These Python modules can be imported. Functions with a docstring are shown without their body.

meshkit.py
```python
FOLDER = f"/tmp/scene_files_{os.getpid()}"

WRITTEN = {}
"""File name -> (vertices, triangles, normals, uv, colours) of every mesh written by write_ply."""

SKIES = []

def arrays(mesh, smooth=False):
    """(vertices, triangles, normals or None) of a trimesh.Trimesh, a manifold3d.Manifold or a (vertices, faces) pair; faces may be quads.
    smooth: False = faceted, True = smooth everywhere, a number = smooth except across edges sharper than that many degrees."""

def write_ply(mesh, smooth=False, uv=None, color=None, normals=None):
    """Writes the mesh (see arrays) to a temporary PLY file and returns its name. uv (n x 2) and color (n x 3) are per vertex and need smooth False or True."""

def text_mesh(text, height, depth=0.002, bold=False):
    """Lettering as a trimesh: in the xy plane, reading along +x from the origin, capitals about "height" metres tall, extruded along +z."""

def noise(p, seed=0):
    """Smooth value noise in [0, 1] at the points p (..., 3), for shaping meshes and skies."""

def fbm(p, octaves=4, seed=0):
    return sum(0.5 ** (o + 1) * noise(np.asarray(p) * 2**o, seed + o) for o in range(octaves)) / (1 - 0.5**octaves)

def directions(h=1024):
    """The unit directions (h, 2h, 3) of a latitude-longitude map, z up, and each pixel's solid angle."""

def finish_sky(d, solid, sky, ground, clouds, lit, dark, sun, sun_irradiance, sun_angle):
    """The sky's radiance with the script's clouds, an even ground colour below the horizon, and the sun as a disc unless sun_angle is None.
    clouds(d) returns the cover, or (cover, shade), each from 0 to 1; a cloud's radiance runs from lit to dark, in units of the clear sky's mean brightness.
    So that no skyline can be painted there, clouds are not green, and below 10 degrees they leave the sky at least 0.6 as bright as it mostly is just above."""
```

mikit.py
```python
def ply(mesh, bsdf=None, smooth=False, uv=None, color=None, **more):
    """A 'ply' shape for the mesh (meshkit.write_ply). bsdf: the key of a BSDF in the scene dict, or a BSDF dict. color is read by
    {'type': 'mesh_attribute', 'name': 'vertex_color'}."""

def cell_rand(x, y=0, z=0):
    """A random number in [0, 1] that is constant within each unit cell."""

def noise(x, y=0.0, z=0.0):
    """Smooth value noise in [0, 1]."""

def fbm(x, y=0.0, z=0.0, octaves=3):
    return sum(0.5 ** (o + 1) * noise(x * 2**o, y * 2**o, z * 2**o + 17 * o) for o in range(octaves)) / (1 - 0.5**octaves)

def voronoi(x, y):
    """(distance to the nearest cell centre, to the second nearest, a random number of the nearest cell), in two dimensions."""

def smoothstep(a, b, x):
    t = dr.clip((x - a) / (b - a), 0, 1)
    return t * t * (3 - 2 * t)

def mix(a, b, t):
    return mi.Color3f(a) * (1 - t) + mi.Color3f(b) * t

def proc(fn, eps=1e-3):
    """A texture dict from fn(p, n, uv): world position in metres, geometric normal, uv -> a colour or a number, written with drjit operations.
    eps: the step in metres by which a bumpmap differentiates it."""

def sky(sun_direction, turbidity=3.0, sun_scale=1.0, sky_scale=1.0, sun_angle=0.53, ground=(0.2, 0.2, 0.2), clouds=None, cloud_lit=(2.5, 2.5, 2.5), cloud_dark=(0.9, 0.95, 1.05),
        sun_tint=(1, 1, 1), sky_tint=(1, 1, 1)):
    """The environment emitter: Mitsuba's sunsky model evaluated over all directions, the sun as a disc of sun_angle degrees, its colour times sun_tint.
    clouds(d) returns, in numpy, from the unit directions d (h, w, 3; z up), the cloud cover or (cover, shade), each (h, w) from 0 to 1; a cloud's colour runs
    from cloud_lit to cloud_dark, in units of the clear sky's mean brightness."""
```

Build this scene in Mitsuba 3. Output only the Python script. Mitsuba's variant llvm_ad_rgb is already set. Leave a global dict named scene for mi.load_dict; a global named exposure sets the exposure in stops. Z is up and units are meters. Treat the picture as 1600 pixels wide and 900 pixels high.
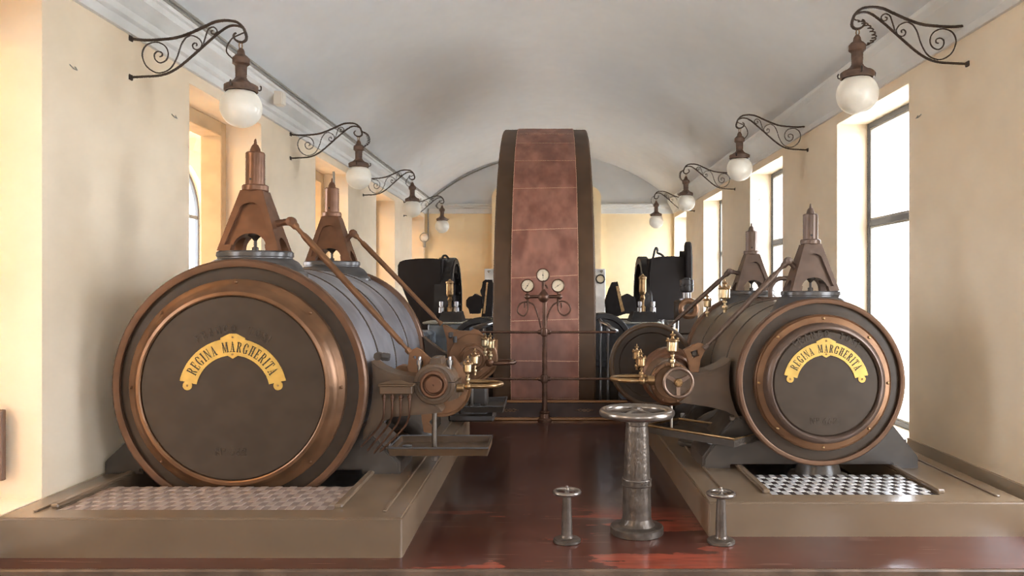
import math, random
import numpy as np, trimesh, shapely, drjit as dr, mitsuba as mi
import mikit, meshkit
from manifold3d import CrossSection, Manifold, Mesh as MMesh
from shapely.geometry import Polygon, Point, box as sbox
from shapely import affinity
from shapely.ops import unary_union
from mikit import noise, fbm, smoothstep, mix

T = mi.ScalarTransform4f
scene, labels = {}, {}

# ------------------------------------------------------------------ camera, sky, exposure
F, CX, CY, EYE = 1220.0, 858.0, 452.0, 1.6
exposure = 3.6
scene['camera'] = {'type': 'perspective', 'fov': math.degrees(2 * math.atan(800 / F)), 'fov_axis': 'x', 'near_clip': 0.05, 'far_clip': 500.0,
                   'principal_point_offset_x': -(CX - 800) / 1600, 'principal_point_offset_y': -(CY - 450) / 900,
                   'to_world': T().look_at(origin=[0, 0, EYE], target=[0, 1, EYE], up=[0, 0, 1])}
def overcast(d):
    return np.ones(d.shape[:2]), 0.25 * meshkit.fbm(d * 3.0, 3, 5)
scene['sky'] = mikit.sky([0.75, -0.25, 0.8], turbidity=4.0, sun_scale=0.0, sky_scale=10.0, ground=(0.45, 0.43, 0.40), clouds=overcast,
                         cloud_lit=(0.93, 1.0, 1.10), cloud_dark=(0.75, 0.82, 0.93))
SKY_GAIN = 1.0

# ------------------------------------------------------------------ materials
def rgb(*c):
    return {'type': 'rgb', 'value': list(c)}
def mat(name, base, rough=0.5, metal=0.0, spec=0.5, coat=0.0, bump=None, bscale=0.002, coat_gloss=0.9, **kw):
    if callable(base):
        base = mikit.proc(base)
    elif isinstance(base, tuple):
        base = rgb(*base)
    b = {'type': 'principled', 'base_color': base, 'roughness': mikit.proc(rough) if callable(rough) else rough, 'metallic': metal, 'specular': spec, **kw}
    if coat:
        b['clearcoat'] = coat
        b['clearcoat_gloss'] = coat_gloss
    if bump is not None:
        b = {'type': 'bumpmap', 'arbitrary': mikit.proc(bump), 'scale': bscale, 'bsdf': b}
    scene[name] = {'type': 'twosided', 'bsdf': b}
    return name
def worn(c, amount=0.25, s=7.0):
    lo, hi = tuple(float(x * (1 - amount)) for x in c), tuple(float(x * (1 + amount)) for x in c)
    def fn(p, n, uv):
        return mix(lo, hi, smoothstep(0.3, 0.7, fbm(p.x * s, p.y * s, p.z * s, 3)))
    return fn
def plaster(c, c2, s=0.9):
    def fn(p, n, uv):
        t = fbm(p.x * s + 3.1, p.y * s, p.z * s * 1.3, 4)
        u = fbm(p.x * 6, p.y * 6, p.z * 6, 2)
        return mix(c, c2, smoothstep(0.35, 0.7, t)) * (0.97 + 0.06 * u)
    return fn
mat('plaster_wall', plaster((0.76, 0.645, 0.49), (0.72, 0.595, 0.435)), 0.75, spec=0.25)
mat('plaster_end', plaster((0.78, 0.63, 0.40), (0.75, 0.59, 0.365)), 0.75, spec=0.25)
mat('plaster_ceiling', plaster((0.60, 0.61, 0.61), (0.565, 0.57, 0.57), 0.4), 0.85, spec=0.2)
mat('cornice_paint', plaster((0.62, 0.62, 0.60), (0.57, 0.57, 0.545)), 0.8, spec=0.2)
mat('reveal_stone', plaster((0.52, 0.37, 0.21), (0.45, 0.31, 0.17), 3.0), 0.7, spec=0.3)
mat('white_plaster', plaster((0.66, 0.60, 0.50), (0.62, 0.56, 0.46)), 0.8, spec=0.2)
mat('skirting_paint', plaster((0.42, 0.33, 0.22), (0.36, 0.28, 0.19)), 0.6)
mat('outdoor_paving', (0.62, 0.60, 0.56), 0.9, spec=0.1)
def floor_col(p, n, uv):
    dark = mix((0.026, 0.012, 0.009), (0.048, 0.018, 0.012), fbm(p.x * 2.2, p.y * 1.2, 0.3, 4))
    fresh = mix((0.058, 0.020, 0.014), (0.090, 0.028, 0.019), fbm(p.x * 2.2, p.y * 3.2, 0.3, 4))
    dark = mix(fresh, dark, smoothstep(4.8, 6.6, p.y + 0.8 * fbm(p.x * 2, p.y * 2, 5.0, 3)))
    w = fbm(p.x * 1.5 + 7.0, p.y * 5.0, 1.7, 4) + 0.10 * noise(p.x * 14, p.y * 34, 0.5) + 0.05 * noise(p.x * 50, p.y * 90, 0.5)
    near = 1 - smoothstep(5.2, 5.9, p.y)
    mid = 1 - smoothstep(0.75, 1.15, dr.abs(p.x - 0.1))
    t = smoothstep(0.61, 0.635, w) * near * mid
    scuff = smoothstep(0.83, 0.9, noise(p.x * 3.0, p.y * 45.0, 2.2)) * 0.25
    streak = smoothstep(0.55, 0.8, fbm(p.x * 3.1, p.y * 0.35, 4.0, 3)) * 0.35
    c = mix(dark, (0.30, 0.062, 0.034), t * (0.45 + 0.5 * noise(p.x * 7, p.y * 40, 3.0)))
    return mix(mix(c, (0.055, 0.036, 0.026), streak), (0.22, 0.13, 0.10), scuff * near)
def floor_rough(p, n, uv):
    return 0.09 + 0.18 * fbm(p.x * 4, p.y * 6, 0.9, 3)
mat('floor_paint', floor_col, floor_rough, spec=0.55, bump=lambda p, n, uv: fbm(p.x * 9, p.y * 14, 0.0, 3), bscale=0.0012)
mat('nosing', worn((0.12, 0.078, 0.053)), 0.45)
mat('lower_floor', (0.12, 0.09, 0.07), 0.5)
mat('plinth_paint', worn((0.158, 0.110, 0.070), 0.05, 3.0), 0.18, spec=0.8, coat=0.5, coat_gloss=0.93)
mat('pit_dark', (0.03, 0.025, 0.02), 0.6)
mat('machine_paint', worn((0.048, 0.033, 0.022), 0.08, 8.0), 0.42, spec=0.32)
mat('saddle_paint', worn((0.060, 0.048, 0.038), 0.12, 8.0), 0.30, spec=0.5)
mat('bracket_paint', worn((0.098, 0.060, 0.034), 0.12, 8.0), 0.36, spec=0.5)
mat('black_paint', worn((0.018, 0.015, 0.014), 0.2, 8.0), 0.38)
mat('dull_black', (0.016, 0.012, 0.011), 0.6, spec=0.25)
mat('blue_grey_paint', worn((0.19, 0.225, 0.26), 0.3, 6.0), 0.35)
mat('slab_paint', worn((0.36, 0.36, 0.32), 0.15, 6.0), 0.4)
mat('lagging_steel', worn((0.285, 0.285, 0.305), 0.16, 4.0), 0.40, metal=0.6)
mat('lagging_steel_brown', worn((0.17, 0.135, 0.10), 0.10, 4.0), 0.36, metal=0.55)
mat('bonnet_steel', worn((0.095, 0.09, 0.088), 0.12, 8.0), 0.25, metal=0.4)
mat('bronze_ring', worn((0.190, 0.100, 0.052), 0.18, 6.0), 0.30, metal=0.6)
mat('flange_bronze', worn((0.135, 0.072, 0.042), 0.12, 6.0), 0.33, metal=0.45)
mat('tower_bronze', worn((0.165, 0.080, 0.044), 0.10, 9.0), 0.33, metal=0.5)
mat('tower_brown', worn((0.125, 0.084, 0.064), 0.10, 9.0), 0.33, metal=0.45)
mat('wheel_brown', (0.24, 0.165, 0.125), 0.25, metal=0.75)
mat('copper_plate', worn((0.21, 0.105, 0.050), 0.15, 9.0), 0.36, metal=0.45)
mat('brass_plate', worn((0.62, 0.40, 0.10), 0.08, 14.0), 0.42, metal=0.35)
mat('letter_ink', (0.045, 0.028, 0.015), 0.6)
mat('brass', (0.58, 0.45, 0.27), 0.24, metal=1.0)
mat('old_brass', worn((0.34, 0.215, 0.105), 0.2, 20.0), 0.28, metal=0.85)
mat('bright_steel', (0.42, 0.42, 0.43), 0.2, metal=1.0)
mat('grey_iron', worn((0.115, 0.092, 0.074), 0.15, 18.0), 0.30, metal=0.6, bump=lambda p, n, uv: fbm(p.x * 60, p.y * 60, p.z * 45, 2), bscale=0.003)
mat('polished_iron', worn((0.27, 0.235, 0.205), 0.12, 12.0), 0.24, metal=0.85)
mat('lamp_iron', worn((0.045, 0.030, 0.022), 0.25, 20.0), 0.5)
mat('lamp_brown', worn((0.10, 0.058, 0.038), 0.2, 20.0), 0.42)
mat('opal_glass', (0.80, 0.77, 0.68), 0.08, spec=0.55, coat=0.6)
mat('conduit_grey', (0.26, 0.25, 0.22), 0.5)
mat('white_plastic', (0.68, 0.64, 0.56), 0.5)
mat('frame_metal', (0.085, 0.09, 0.10), 0.42)
mat('wheel_rim_paint', worn((0.088, 0.050, 0.027), 0.14, 3.0), 0.42, spec=0.35)
def belt_col(p, n, uv):
    t = fbm(p.x * 5.0, p.y * 2.0, p.z * 3.2, 4)
    u = fbm(p.x * 16.0, p.y * 9, p.z * 3.0, 3)
    v = noise(p.x * 2.0, 0.0, p.z * 1.4)
    c = mix((0.215, 0.086, 0.060), (0.345, 0.165, 0.118), smoothstep(0.28, 0.72, t))
    c = mix(c, (0.22, 0.125, 0.10), smoothstep(0.5, 0.8, v) * 0.6)
    return c * (0.82 + 0.36 * u)
mat('belt_leather', belt_col, 0.5, spec=0.4)
mat('belt_seam', (0.50, 0.29, 0.20), 0.6)
mat('curb_wood', worn((0.050, 0.024, 0.015), 0.2, 4.0), 0.42, spec=0.3)
mat('curb_edge', (0.28, 0.13, 0.05), 0.35, metal=0.3)
mat('post_bronze', worn((0.115, 0.058, 0.036), 0.15, 15.0), 0.32, metal=0.55)
mat('dial_face', (0.82, 0.72, 0.52), 0.4)
mat('marble', plaster((0.72, 0.71, 0.68), (0.55, 0.54, 0.52), 2.5), 0.35)
mat('tile_steel', worn((0.70, 0.69, 0.68), 0.05, 20.0), 0.28, metal=0.55)
mat('tile_dull', worn((0.34, 0.27, 0.23), 0.05, 20.0), 0.38, metal=0.2)
mat('grate_dull', (0.235, 0.18, 0.155), 0.48, metal=0.2)
mat('grate_dark', (0.035, 0.026, 0.024), 0.6, spec=0.25)
mat('wall_wood', (0.13, 0.075, 0.05), 0.5)
scene['pane_glass'] = {'type': 'thindielectric', 'int_ior': 1.5}
scene['jar_glass'] = {'type': 'thindielectric', 'int_ior': 1.5}

# ------------------------------------------------------------------ helpers
def P(px, py, d):
    """Point of the room at depth d seen at a picture position (used once to lay the place out in metres)."""
    return np.array([(px - CX) * d / F, d, EYE - (py - CY) * d / F])
def numbered(name):
    k, n = name, 0
    while k in used:
        n += 1
        k = f'{name}_{n:03d}'
    used.add(k)
    return k
used = set()
def thing(name, label, cat, group=None):
    k = numbered(name)
    labels[k] = {'label': label, 'category': cat}
    if group:
        labels[k]['group'] = group
    return k
def part(holder, name, mesh, m, smooth=32, label=None, kind=None, shape=None):
    k = numbered(f'{holder}__{name}')
    scene[k] = shape if shape is not None else mikit.ply(cat(mesh), m, smooth)
    if label or kind:
        labels[k] = {}
        if label: labels[k]['label'] = label
        if kind: labels[k]['kind'] = kind
    return k
def struct(name, mesh, m, label, smooth=False):
    k = numbered(name)
    scene[k] = mikit.ply(cat(mesh), m, smooth)
    labels[k] = {'label': label, 'kind': 'structure'}
    return k
def holder_struct(name, label):
    k = numbered(name)
    labels[k] = {'label': label, 'kind': 'structure'}
    return k
def single(name, mesh, m, label, cat_, group=None, smooth=32):
    k = thing(name, label, cat_, group)
    scene[k] = mikit.ply(cat(mesh), m, smooth)
    return k
def tm(v, f):
    v, f = np.asarray(v, float), np.asarray(f, int)
    if f.shape[1] == 4:
        f = np.vstack([f[:, [0, 1, 2]], f[:, [0, 2, 3]]])
    return trimesh.Trimesh(v, f, process=False)
def cat(ms):
    if isinstance(ms, (list, tuple)):
        ms = [cat(m) for m in ms]
        vs, fs, o = [], [], 0
        for m in ms:
            vs.append(m.vertices); fs.append(m.faces + o); o += len(m.vertices)
        return trimesh.Trimesh(np.vstack(vs), np.vstack(fs), process=False)
    if isinstance(ms, Manifold):
        m = ms.to_mesh()
        return trimesh.Trimesh(np.array(m.vert_properties[:, :3]), np.array(m.tri_verts), process=False)
    return ms
def mani(m):
    m = trimesh.Trimesh(m.vertices, m.faces, process=True)
    return Manifold(MMesh(np.asarray(m.vertices, np.float32), np.asarray(m.faces, np.uint32)))
def bx(x0, x1, y0, y1, z0, z1, b=0.0):
    lo, hi = np.minimum([x0, y0, z0], [x1, y1, z1]), np.maximum([x0, y0, z0], [x1, y1, z1])
    b = min(b, (hi - lo).min() * 0.45)
    if b <= 0:
        m = trimesh.creation.box(extents=hi - lo)
        m.apply_translation((lo + hi) / 2)
        return m
    pts = []
    for cx in (0, 1):
        for cy in (0, 1):
            for cz in (0, 1):
                c = np.where([cx, cy, cz], hi, lo)
                s = np.where([cx, cy, cz], -1, 1) * b
                for a in range(3):
                    q = c + s
                    q[a] = c[a]
                    pts.append(q)
    return trimesh.convex.convex_hull(np.array(pts))
def hull(pts):
    return trimesh.convex.convex_hull(np.asarray(pts, float))
def frame_of(d):
    d = np.asarray(d, float); d = d / np.linalg.norm(d)
    a = np.array([0, 0, 1.0]) if abs(d[2]) < 0.9 else np.array([1.0, 0, 0])
    x = np.cross(a, d); x /= np.linalg.norm(x)
    return x, np.cross(d, x), d
def lathe(profile, origin=(0, 0, 0), axis=(0, 0, 1), n=40, closed=False, a0=0.0, a1=2 * math.pi):
    """profile: (radius, height) list, turned about the axis."""
    x, y, z = frame_of(axis)
    full = abs(a1 - a0 - 2 * math.pi) < 1e-6
    an = np.linspace(a0, a1, n + 1)[: n if full else n + 1]
    pr = np.asarray(profile, float)
    k, na = len(pr), len(an)
    v = (np.asarray(origin) + pr[:, 1][:, None, None] * z + pr[:, 0][:, None, None] * (np.cos(an)[None, :, None] * x + np.sin(an)[None, :, None] * y)).reshape(-1, 3)
    f = []
    rows = range(k) if closed else range(k - 1)
    for i in rows:
        j = (i + 1) % k
        for a in range(na if full else na - 1):
            b = (a + 1) % na
            f.append([i * na + a, i * na + b, j * na + b, j * na + a])
    return tm(v, f)
def rod(p0, p1, r0, r1=None, n=14):
    p0, p1 = np.asarray(p0, float), np.asarray(p1, float)
    L = np.linalg.norm(p1 - p0)
    r1 = r0 if r1 is None else r1
    return lathe([(0, 0), (r0, 0), (r1, L), (0, L)], p0, p1 - p0, n)
def disc(c, axis, r, t, n=40, bev=0.0):
    """solid disc of thickness t starting at c along axis"""
    b = bev or min(t * 0.2, r * 0.05)
    return lathe([(0, 0), (r - b, 0), (r, b), (r, t - b), (r - b, t), (0, t)], c, axis, n)
def ring(c, axis, ri, ro, t, n=40):
    b = min(t, ro - ri) * 0.15
    return lathe([(ri, 0), (ro - b, 0), (ro, b), (ro, t - b), (ro - b, t), (ri, t)], c, axis, n, closed=True)
def torus(c, axis, R, r, n=40, m=10):
    a = np.linspace(0, 2 * math.pi, m, endpoint=False)
    return lathe(np.stack([R + r * np.cos(a), r * np.sin(a)], 1), c, axis, n, closed=True)
def ball(c, r, n=20):
    a = np.linspace(-math.pi / 2, math.pi / 2, n)
    return lathe(np.stack([np.maximum(r * np.cos(a), 1e-5), r * np.sin(a)], 1), c, (0, 0, 1), n * 2)
def smooth_path(pts, k=6):
    p = np.asarray(pts, float)
    q = np.vstack([2 * p[0] - p[1], p, 2 * p[-1] - p[-2]])
    out = []
    for i in range(1, len(q) - 2):
        for t in np.linspace(0, 1, k, endpoint=False):
            a, b, c, d = q[i - 1], q[i], q[i + 1], q[i + 2]
            out.append(0.5 * (2 * b + (c - a) * t + (2 * a - 5 * b + 4 * c - d) * t * t + (3 * b - a - 3 * c + d) * t ** 3))
    return np.array(out + [p[-1]])
def tube(pts, r, n=8, k=6, curve=True, flat=None, nrm=None):
    """swept round bar; flat=(a,b): elliptical/flat bar with half widths a along nrm, b across"""
    p = smooth_path(pts, k) if curve else np.asarray(pts, float)
    t = np.gradient(p, axis=0)
    t /= np.linalg.norm(t, axis=1, keepdims=True) + 1e-12
    if nrm is None:
        x = frame_of(t[0])[0]
    else:
        x = np.asarray(nrm, float)
    r = np.broadcast_to(np.asarray(r, float), (len(p),)) if np.ndim(r) == 0 else np.interp(np.linspace(0, 1, len(p)), np.linspace(0, 1, len(r)), r)
    an = np.linspace(0, 2 * math.pi, n, endpoint=False) + (math.pi / n if flat else 0)
    v = []
    for i in range(len(p)):
        x = x - t[i] * np.dot(x, t[i])
        x /= np.linalg.norm(x) + 1e-12
        y = np.cross(t[i], x)
        fa, fb = flat if flat else (1, 1)
        v.append(p[i] + r[i] * (fa * np.cos(an)[:, None] * x + fb * np.sin(an)[:, None] * y))
    v = np.vstack(v + [p[:1], p[-1:]])
    f = []
    for i in range(len(p) - 1):
        for a in range(n):
            b = (a + 1) % n
            f.append([i * n + a, i * n + b, (i + 1) * n + b]); f.append([i * n + a, (i + 1) * n + b, (i + 1) * n + a])
    e0, e1 = len(p) * n, len(p) * n + 1
    for a in range(n):
        b = (a + 1) % n
        f.append([e0, b, a]); f.append([e1, (len(p) - 1) * n + a, (len(p) - 1) * n + b])
    return tm(v, f)
def extr(poly, t):
    ms = [trimesh.creation.extrude_polygon(g, t, engine='earcut') for g in getattr(poly, 'geoms', [poly]) if g.area > 1e-9]
    return cat(ms)
def ext_y(poly, y0, y1):
    """polygon in (X, Z), from depth y0 to y1"""
    m = extr(poly, y1 - y0); v = m.vertices.copy()
    m.vertices = np.stack([v[:, 0], y1 - v[:, 2], v[:, 1]], 1)
    return m
def ext_x(poly, x0, x1):
    """polygon in (Y, Z), from x0 to x1"""
    m = extr(poly, x1 - x0); v = m.vertices.copy()
    m.vertices = np.stack([x0 + v[:, 2], v[:, 0], v[:, 1]], 1)
    return m
def ext_z(poly, z0, z1):
    m = extr(poly, z1 - z0); m.apply_translation([0, 0, z0])
    return m
def bev_y(poly, y0, y1, b):
    """as ext_y with a chamfered front edge (towards the camera) of size b"""
    return cat([ext_y(poly, y0 + b, y1), ext_y(poly.buffer(-b * 0.6), y0 + b * 0.4, y0 + b), ext_y(poly.buffer(-b), y0, y0 + b * 0.4)])
def pxpoly(pts, d, r=0.0):
    g = Polygon([(P(x, y, d)[0], P(x, y, d)[2]) for x, y in pts]).buffer(0)
    return g.buffer(-r).buffer(2 * r).buffer(-r) if r else g
def hexnut(c, axis, r, t):
    return lathe([(0, 0), (r * .85, 0), (r, t * .15), (r, t * .8), (r * .85, t), (0, t)], c, axis, 6)

# ------------------------------------------------------------------ the room
W, Y0, Y1, ZB = 3.3, -6.0, 20.7, -0.12
NEAR = [7.16 + 3.87 * k for k in range(-3, 4)]
OPEN = [(n, n + 1.79) for n in NEAR]
HEAD = 3.49
def wall_poly(top, sill, head, opens):
    g = sbox(Y0, ZB, Y1, top)
    for a, b in opens:
        g = g.difference(sbox(a, sill, b, head))
    return g
struct('wall_right', ext_x(wall_poly(4.2, 0.17, HEAD, OPEN), W, W + 0.50), 'plaster_wall', 'cream plaster pier wall with tall windows on the right')
struct('wall_left', ext_x(wall_poly(4.2, 0.24, HEAD, OPEN), -W - 0.62, -W), 'plaster_wall', 'cream plaster pier wall with deep openings on the left')
struct('wall_back', bx(-W - 0.6, W + 0.4, Y1, Y1 + 0.3, ZB, 6.0), 'plaster_end', 'cream end wall of the engine hall')
fg = sbox(-W - .6, ZB, W + .4, 6.0)
for c in (0.0,):
    fg = fg.difference(sbox(c - .75, 0.5, c + .75, 4.3))
struct('wall_front', ext_y(fg, Y0 - .3, Y0), 'plaster_wall', 'cream wall with a tall window behind the viewpoint')
for i, c in enumerate((0.0,)):
    k = holder_struct(f'window_{20 + i}', 'tall metal framed window in the wall behind the viewpoint')
    part(k, 'frame', ext_y(sbox(c - .75, .5, c + .75, 4.3).difference(sbox(c - .69, .56, c + .69, 4.24)), Y0 - .2, Y0 - .14), 'frame_metal', False)
    part(k, 'transom', [bx(c - .69, c + .69, Y0 - .2, Y0 - .14, 2.3, 2.36), bx(c - .03, c + .03, Y0 - .2, Y0 - .14, .56, 4.24)], 'frame_metal', False)
    part(k, 'pane', tm([[c - .69, Y0 - .17, .56], [c + .69, Y0 - .17, .56], [c + .69, Y0 - .17, 4.24], [c - .69, Y0 - .17, 4.24]], [[0, 1, 2, 3]]), 'pane_glass', False)
# vault
rise, zs = 1.30, 3.90
Rv = (W * W + rise * rise) / (2 * rise)
am = math.asin(W / Rv)
arc = [(Rv * math.sin(a), zs - (Rv - rise) + Rv * math.cos(a)) for a in np.linspace(-am, am, 49)]
outer = [(x * 1.12, z + 0.3) for x, z in arc]
vault = Polygon(arc + outer[::-1])
struct('ceiling', ext_y(vault.buffer(0), Y0 - 0.3, Y1 + 0.3), 'plaster_ceiling', 'pale grey plaster barrel vault', smooth=30)
# stepped cornices
cp = [(0, 3.60), (0.035, 3.60), (0.035, 3.68), (0.06, 3.70), (0.06, 3.76), (0.10, 3.80), (0.15, 3.84), (0.15, 3.90), (0.17, 3.91), (0.17, 3.96), (-0.05, 3.96), (-0.05, 3.60)]
for s, nm, lb in ((-1, 'trim_1', 'moulded plaster cornice along the left wall'), (1, 'trim_2', 'moulded plaster cornice along the right wall')):
    g = Polygon([(s * (W - x), z) for x, z in (cp if s < 0 else [(0, 3.60), (.03, 3.60), (.04, 3.66), (.10, 3.76), (.16, 3.86), (.18, 3.92), (.18, 3.96), (-.05, 3.96), (-.05, 3.6)])])
    struct(nm, ext_y(g.buffer(0), Y0, Y1), 'cornice_paint', lb)
struct('trim_3', [bx(-W, W, Y1 - 0.05, Y1, 3.60, 3.74, 0.01), bx(-W, W, Y1 - 0.09, Y1, 3.74, 3.80, 0.01), bx(-W, W, Y1 - 0.12, Y1, 3.80, 3.86, 0.01)], 'cornice_paint', 'plaster cornice across the end wall')
lun = Polygon([(x * .999, z - .002) for x, z in arc] + [(W, 3.80), (-W, 3.80)])
struct('wall_back_lunette', ext_y(lun.buffer(0), Y1 - 0.02, Y1), 'plaster_ceiling', 'pale grey painted lunette above the cornice of the end wall')
pil = sbox(-1.50, 0.0, 1.36, 4.3)
pil = pil.buffer(-0.3).buffer(0.3).union(sbox(-1.50, 0, 1.36, 2.0))
struct('wall_back_pilaster', ext_y(pil, Y1 - 0.25, Y1), 'plaster_end', 'shallow cream projection of the end wall behind the flywheel')
for s, nm, opens in ((1, 'baseboard_right', OPEN), (-1, 'baseboard_left', OPEN)):
    ys = sorted([Y0] + [v for o in opens for v in o] + [Y1])
    segs = [bx(s * (W - 0.02), s * W, ys[i], ys[i + 1], 0.0, 0.24, 0.004) for i in range(0, len(ys), 2)]
    struct(nm, segs, 'skirting_paint', f'dark tan painted skirting along the {"right" if s > 0 else "left"} wall')
# floor with openings under the machines and a pit for the flywheel
PIT_L, PIT_R = (-3.05, -1.335, 4.82, 8.3), (1.49, 2.62, 5.23, 8.1)
fl = sbox(-W, 4.477, W, Y1)
for a, b, c, d in (PIT_L, PIT_R, (-0.80, 0.68, 9.66, 16.5)):
    fl = fl.difference(sbox(a, c, b, d))
struct('floor', ext_z(fl, -0.11, 0.0), 'floor_paint', 'dark red painted glossy floor with worn bright red patches')
struct('floor_lower', bx(-W, W, Y0, 4.45, ZB - 0.1, ZB), 'lower_floor', 'lower floor in front of the platform')
struct('pit_bottom', bx(-W, W, 4.7, 17, -2.6, -2.5), 'pit_dark', 'dark bottom of the machine pits')
struct('trim_4', bx(-W, W, 4.44, 4.477, ZB, 0.0, 0.006), 'nosing', 'brown edge strip along the front of the red platform')
struct('foundation_left', bx(-W - .6, -W + .02, Y0, Y1, -2.7, ZB), 'pit_dark', 'foundation below the left wall')
struct('foundation_right', bx(W - .02, W + .5, Y0, Y1, -2.7, ZB), 'pit_dark', 'foundation below the right wall')
struct('foundation_front', bx(-W, W, 4.0, 4.44, -2.7, ZB - .1), 'pit_dark', 'foundation below the front of the platform')
struct('foundation_back', bx(-W, W, 17.0, 17.3, -2.7, -.11), 'pit_dark', 'foundation behind the flywheel pit')
# right windows
for i, (a, b) in enumerate(OPEN):
    k = holder_struct(f'window_{i + 1}', 'tall metal framed window in the right wall')
    X0, X1, s0, h0, m, w = W + 0.345, W + 0.405, 0.17, HEAD, 2.35, 0.06
    part(k, 'frame', [bx(X0, X1, a, a + w, s0, h0, .006), bx(X0, X1, b - w, b, s0, h0, .006), bx(X0, X1, a + w, b - w, h0 - w, h0, .006), bx(X0, X1, a + w, b - w, s0, s0 + w, .006)], 'frame_metal', False)
    part(k, 'transom', bx(X0, X1, a + w, b - w, m - .035, m + .035, .006), 'frame_metal', False)
    for z0, z1 in ((s0 + w, m - .035), (m + .035, h0 - w)):
        part(k, 'pane', tm([[X0 + .03, a + w, z0], [X0 + .03, b - w, z0], [X0 + .03, b - w, z1], [X0 + .03, a + w, z1]], [[0, 1, 2, 3]]), 'pane_glass', False)
        part(k, 'sash', [bx(X0 + .01, X1 - .01, a + w, a + w + .02, z0, z1), bx(X0 + .01, X1 - .01, b - w - .02, b - w, z0, z1), bx(X0 + .01, X1 - .01, a + w + .02, b - w - .02, z1 - .02, z1), bx(X0 + .01, X1 - .01, a + w + .02, b - w - .02, z0, z0 + .02)], 'conduit_grey', False)
# left openings: stone linings, side corridor with arched windows
for i, (a, b) in enumerate(OPEN):
    x0, x1, a2, b2, t2 = -W - 0.64, -W - 0.40, a + 0.13, b - 0.13, HEAD - 0.16
    struct(f'door_{i + 1}', [bx(x0, x1, a, a2, .24, HEAD, .01), bx(x0, x1, b2, b, .24, HEAD, .01), bx(x0, x1, a2, b2, t2, HEAD, .01)], 'reveal_stone', 'ochre stone lining of a left wall opening')
CXO = -7.2
struct('corridor_floor', bx(CXO - .3, -W - .62, Y0, Y1, .1, .24), 'white_plaster', 'pale floor of the side corridor')
struct('corridor_ceiling', bx(CXO - .3, -W - .62, Y0 - .3, Y1 + .3, 4.6, 4.8), 'white_plaster', 'pale ceiling of the side corridor')
struct('corridor_end_far', bx(CXO, -W - .62, Y1, Y1 + .3, .1, 4.7), 'white_plaster', 'far end wall of the side corridor')
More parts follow.
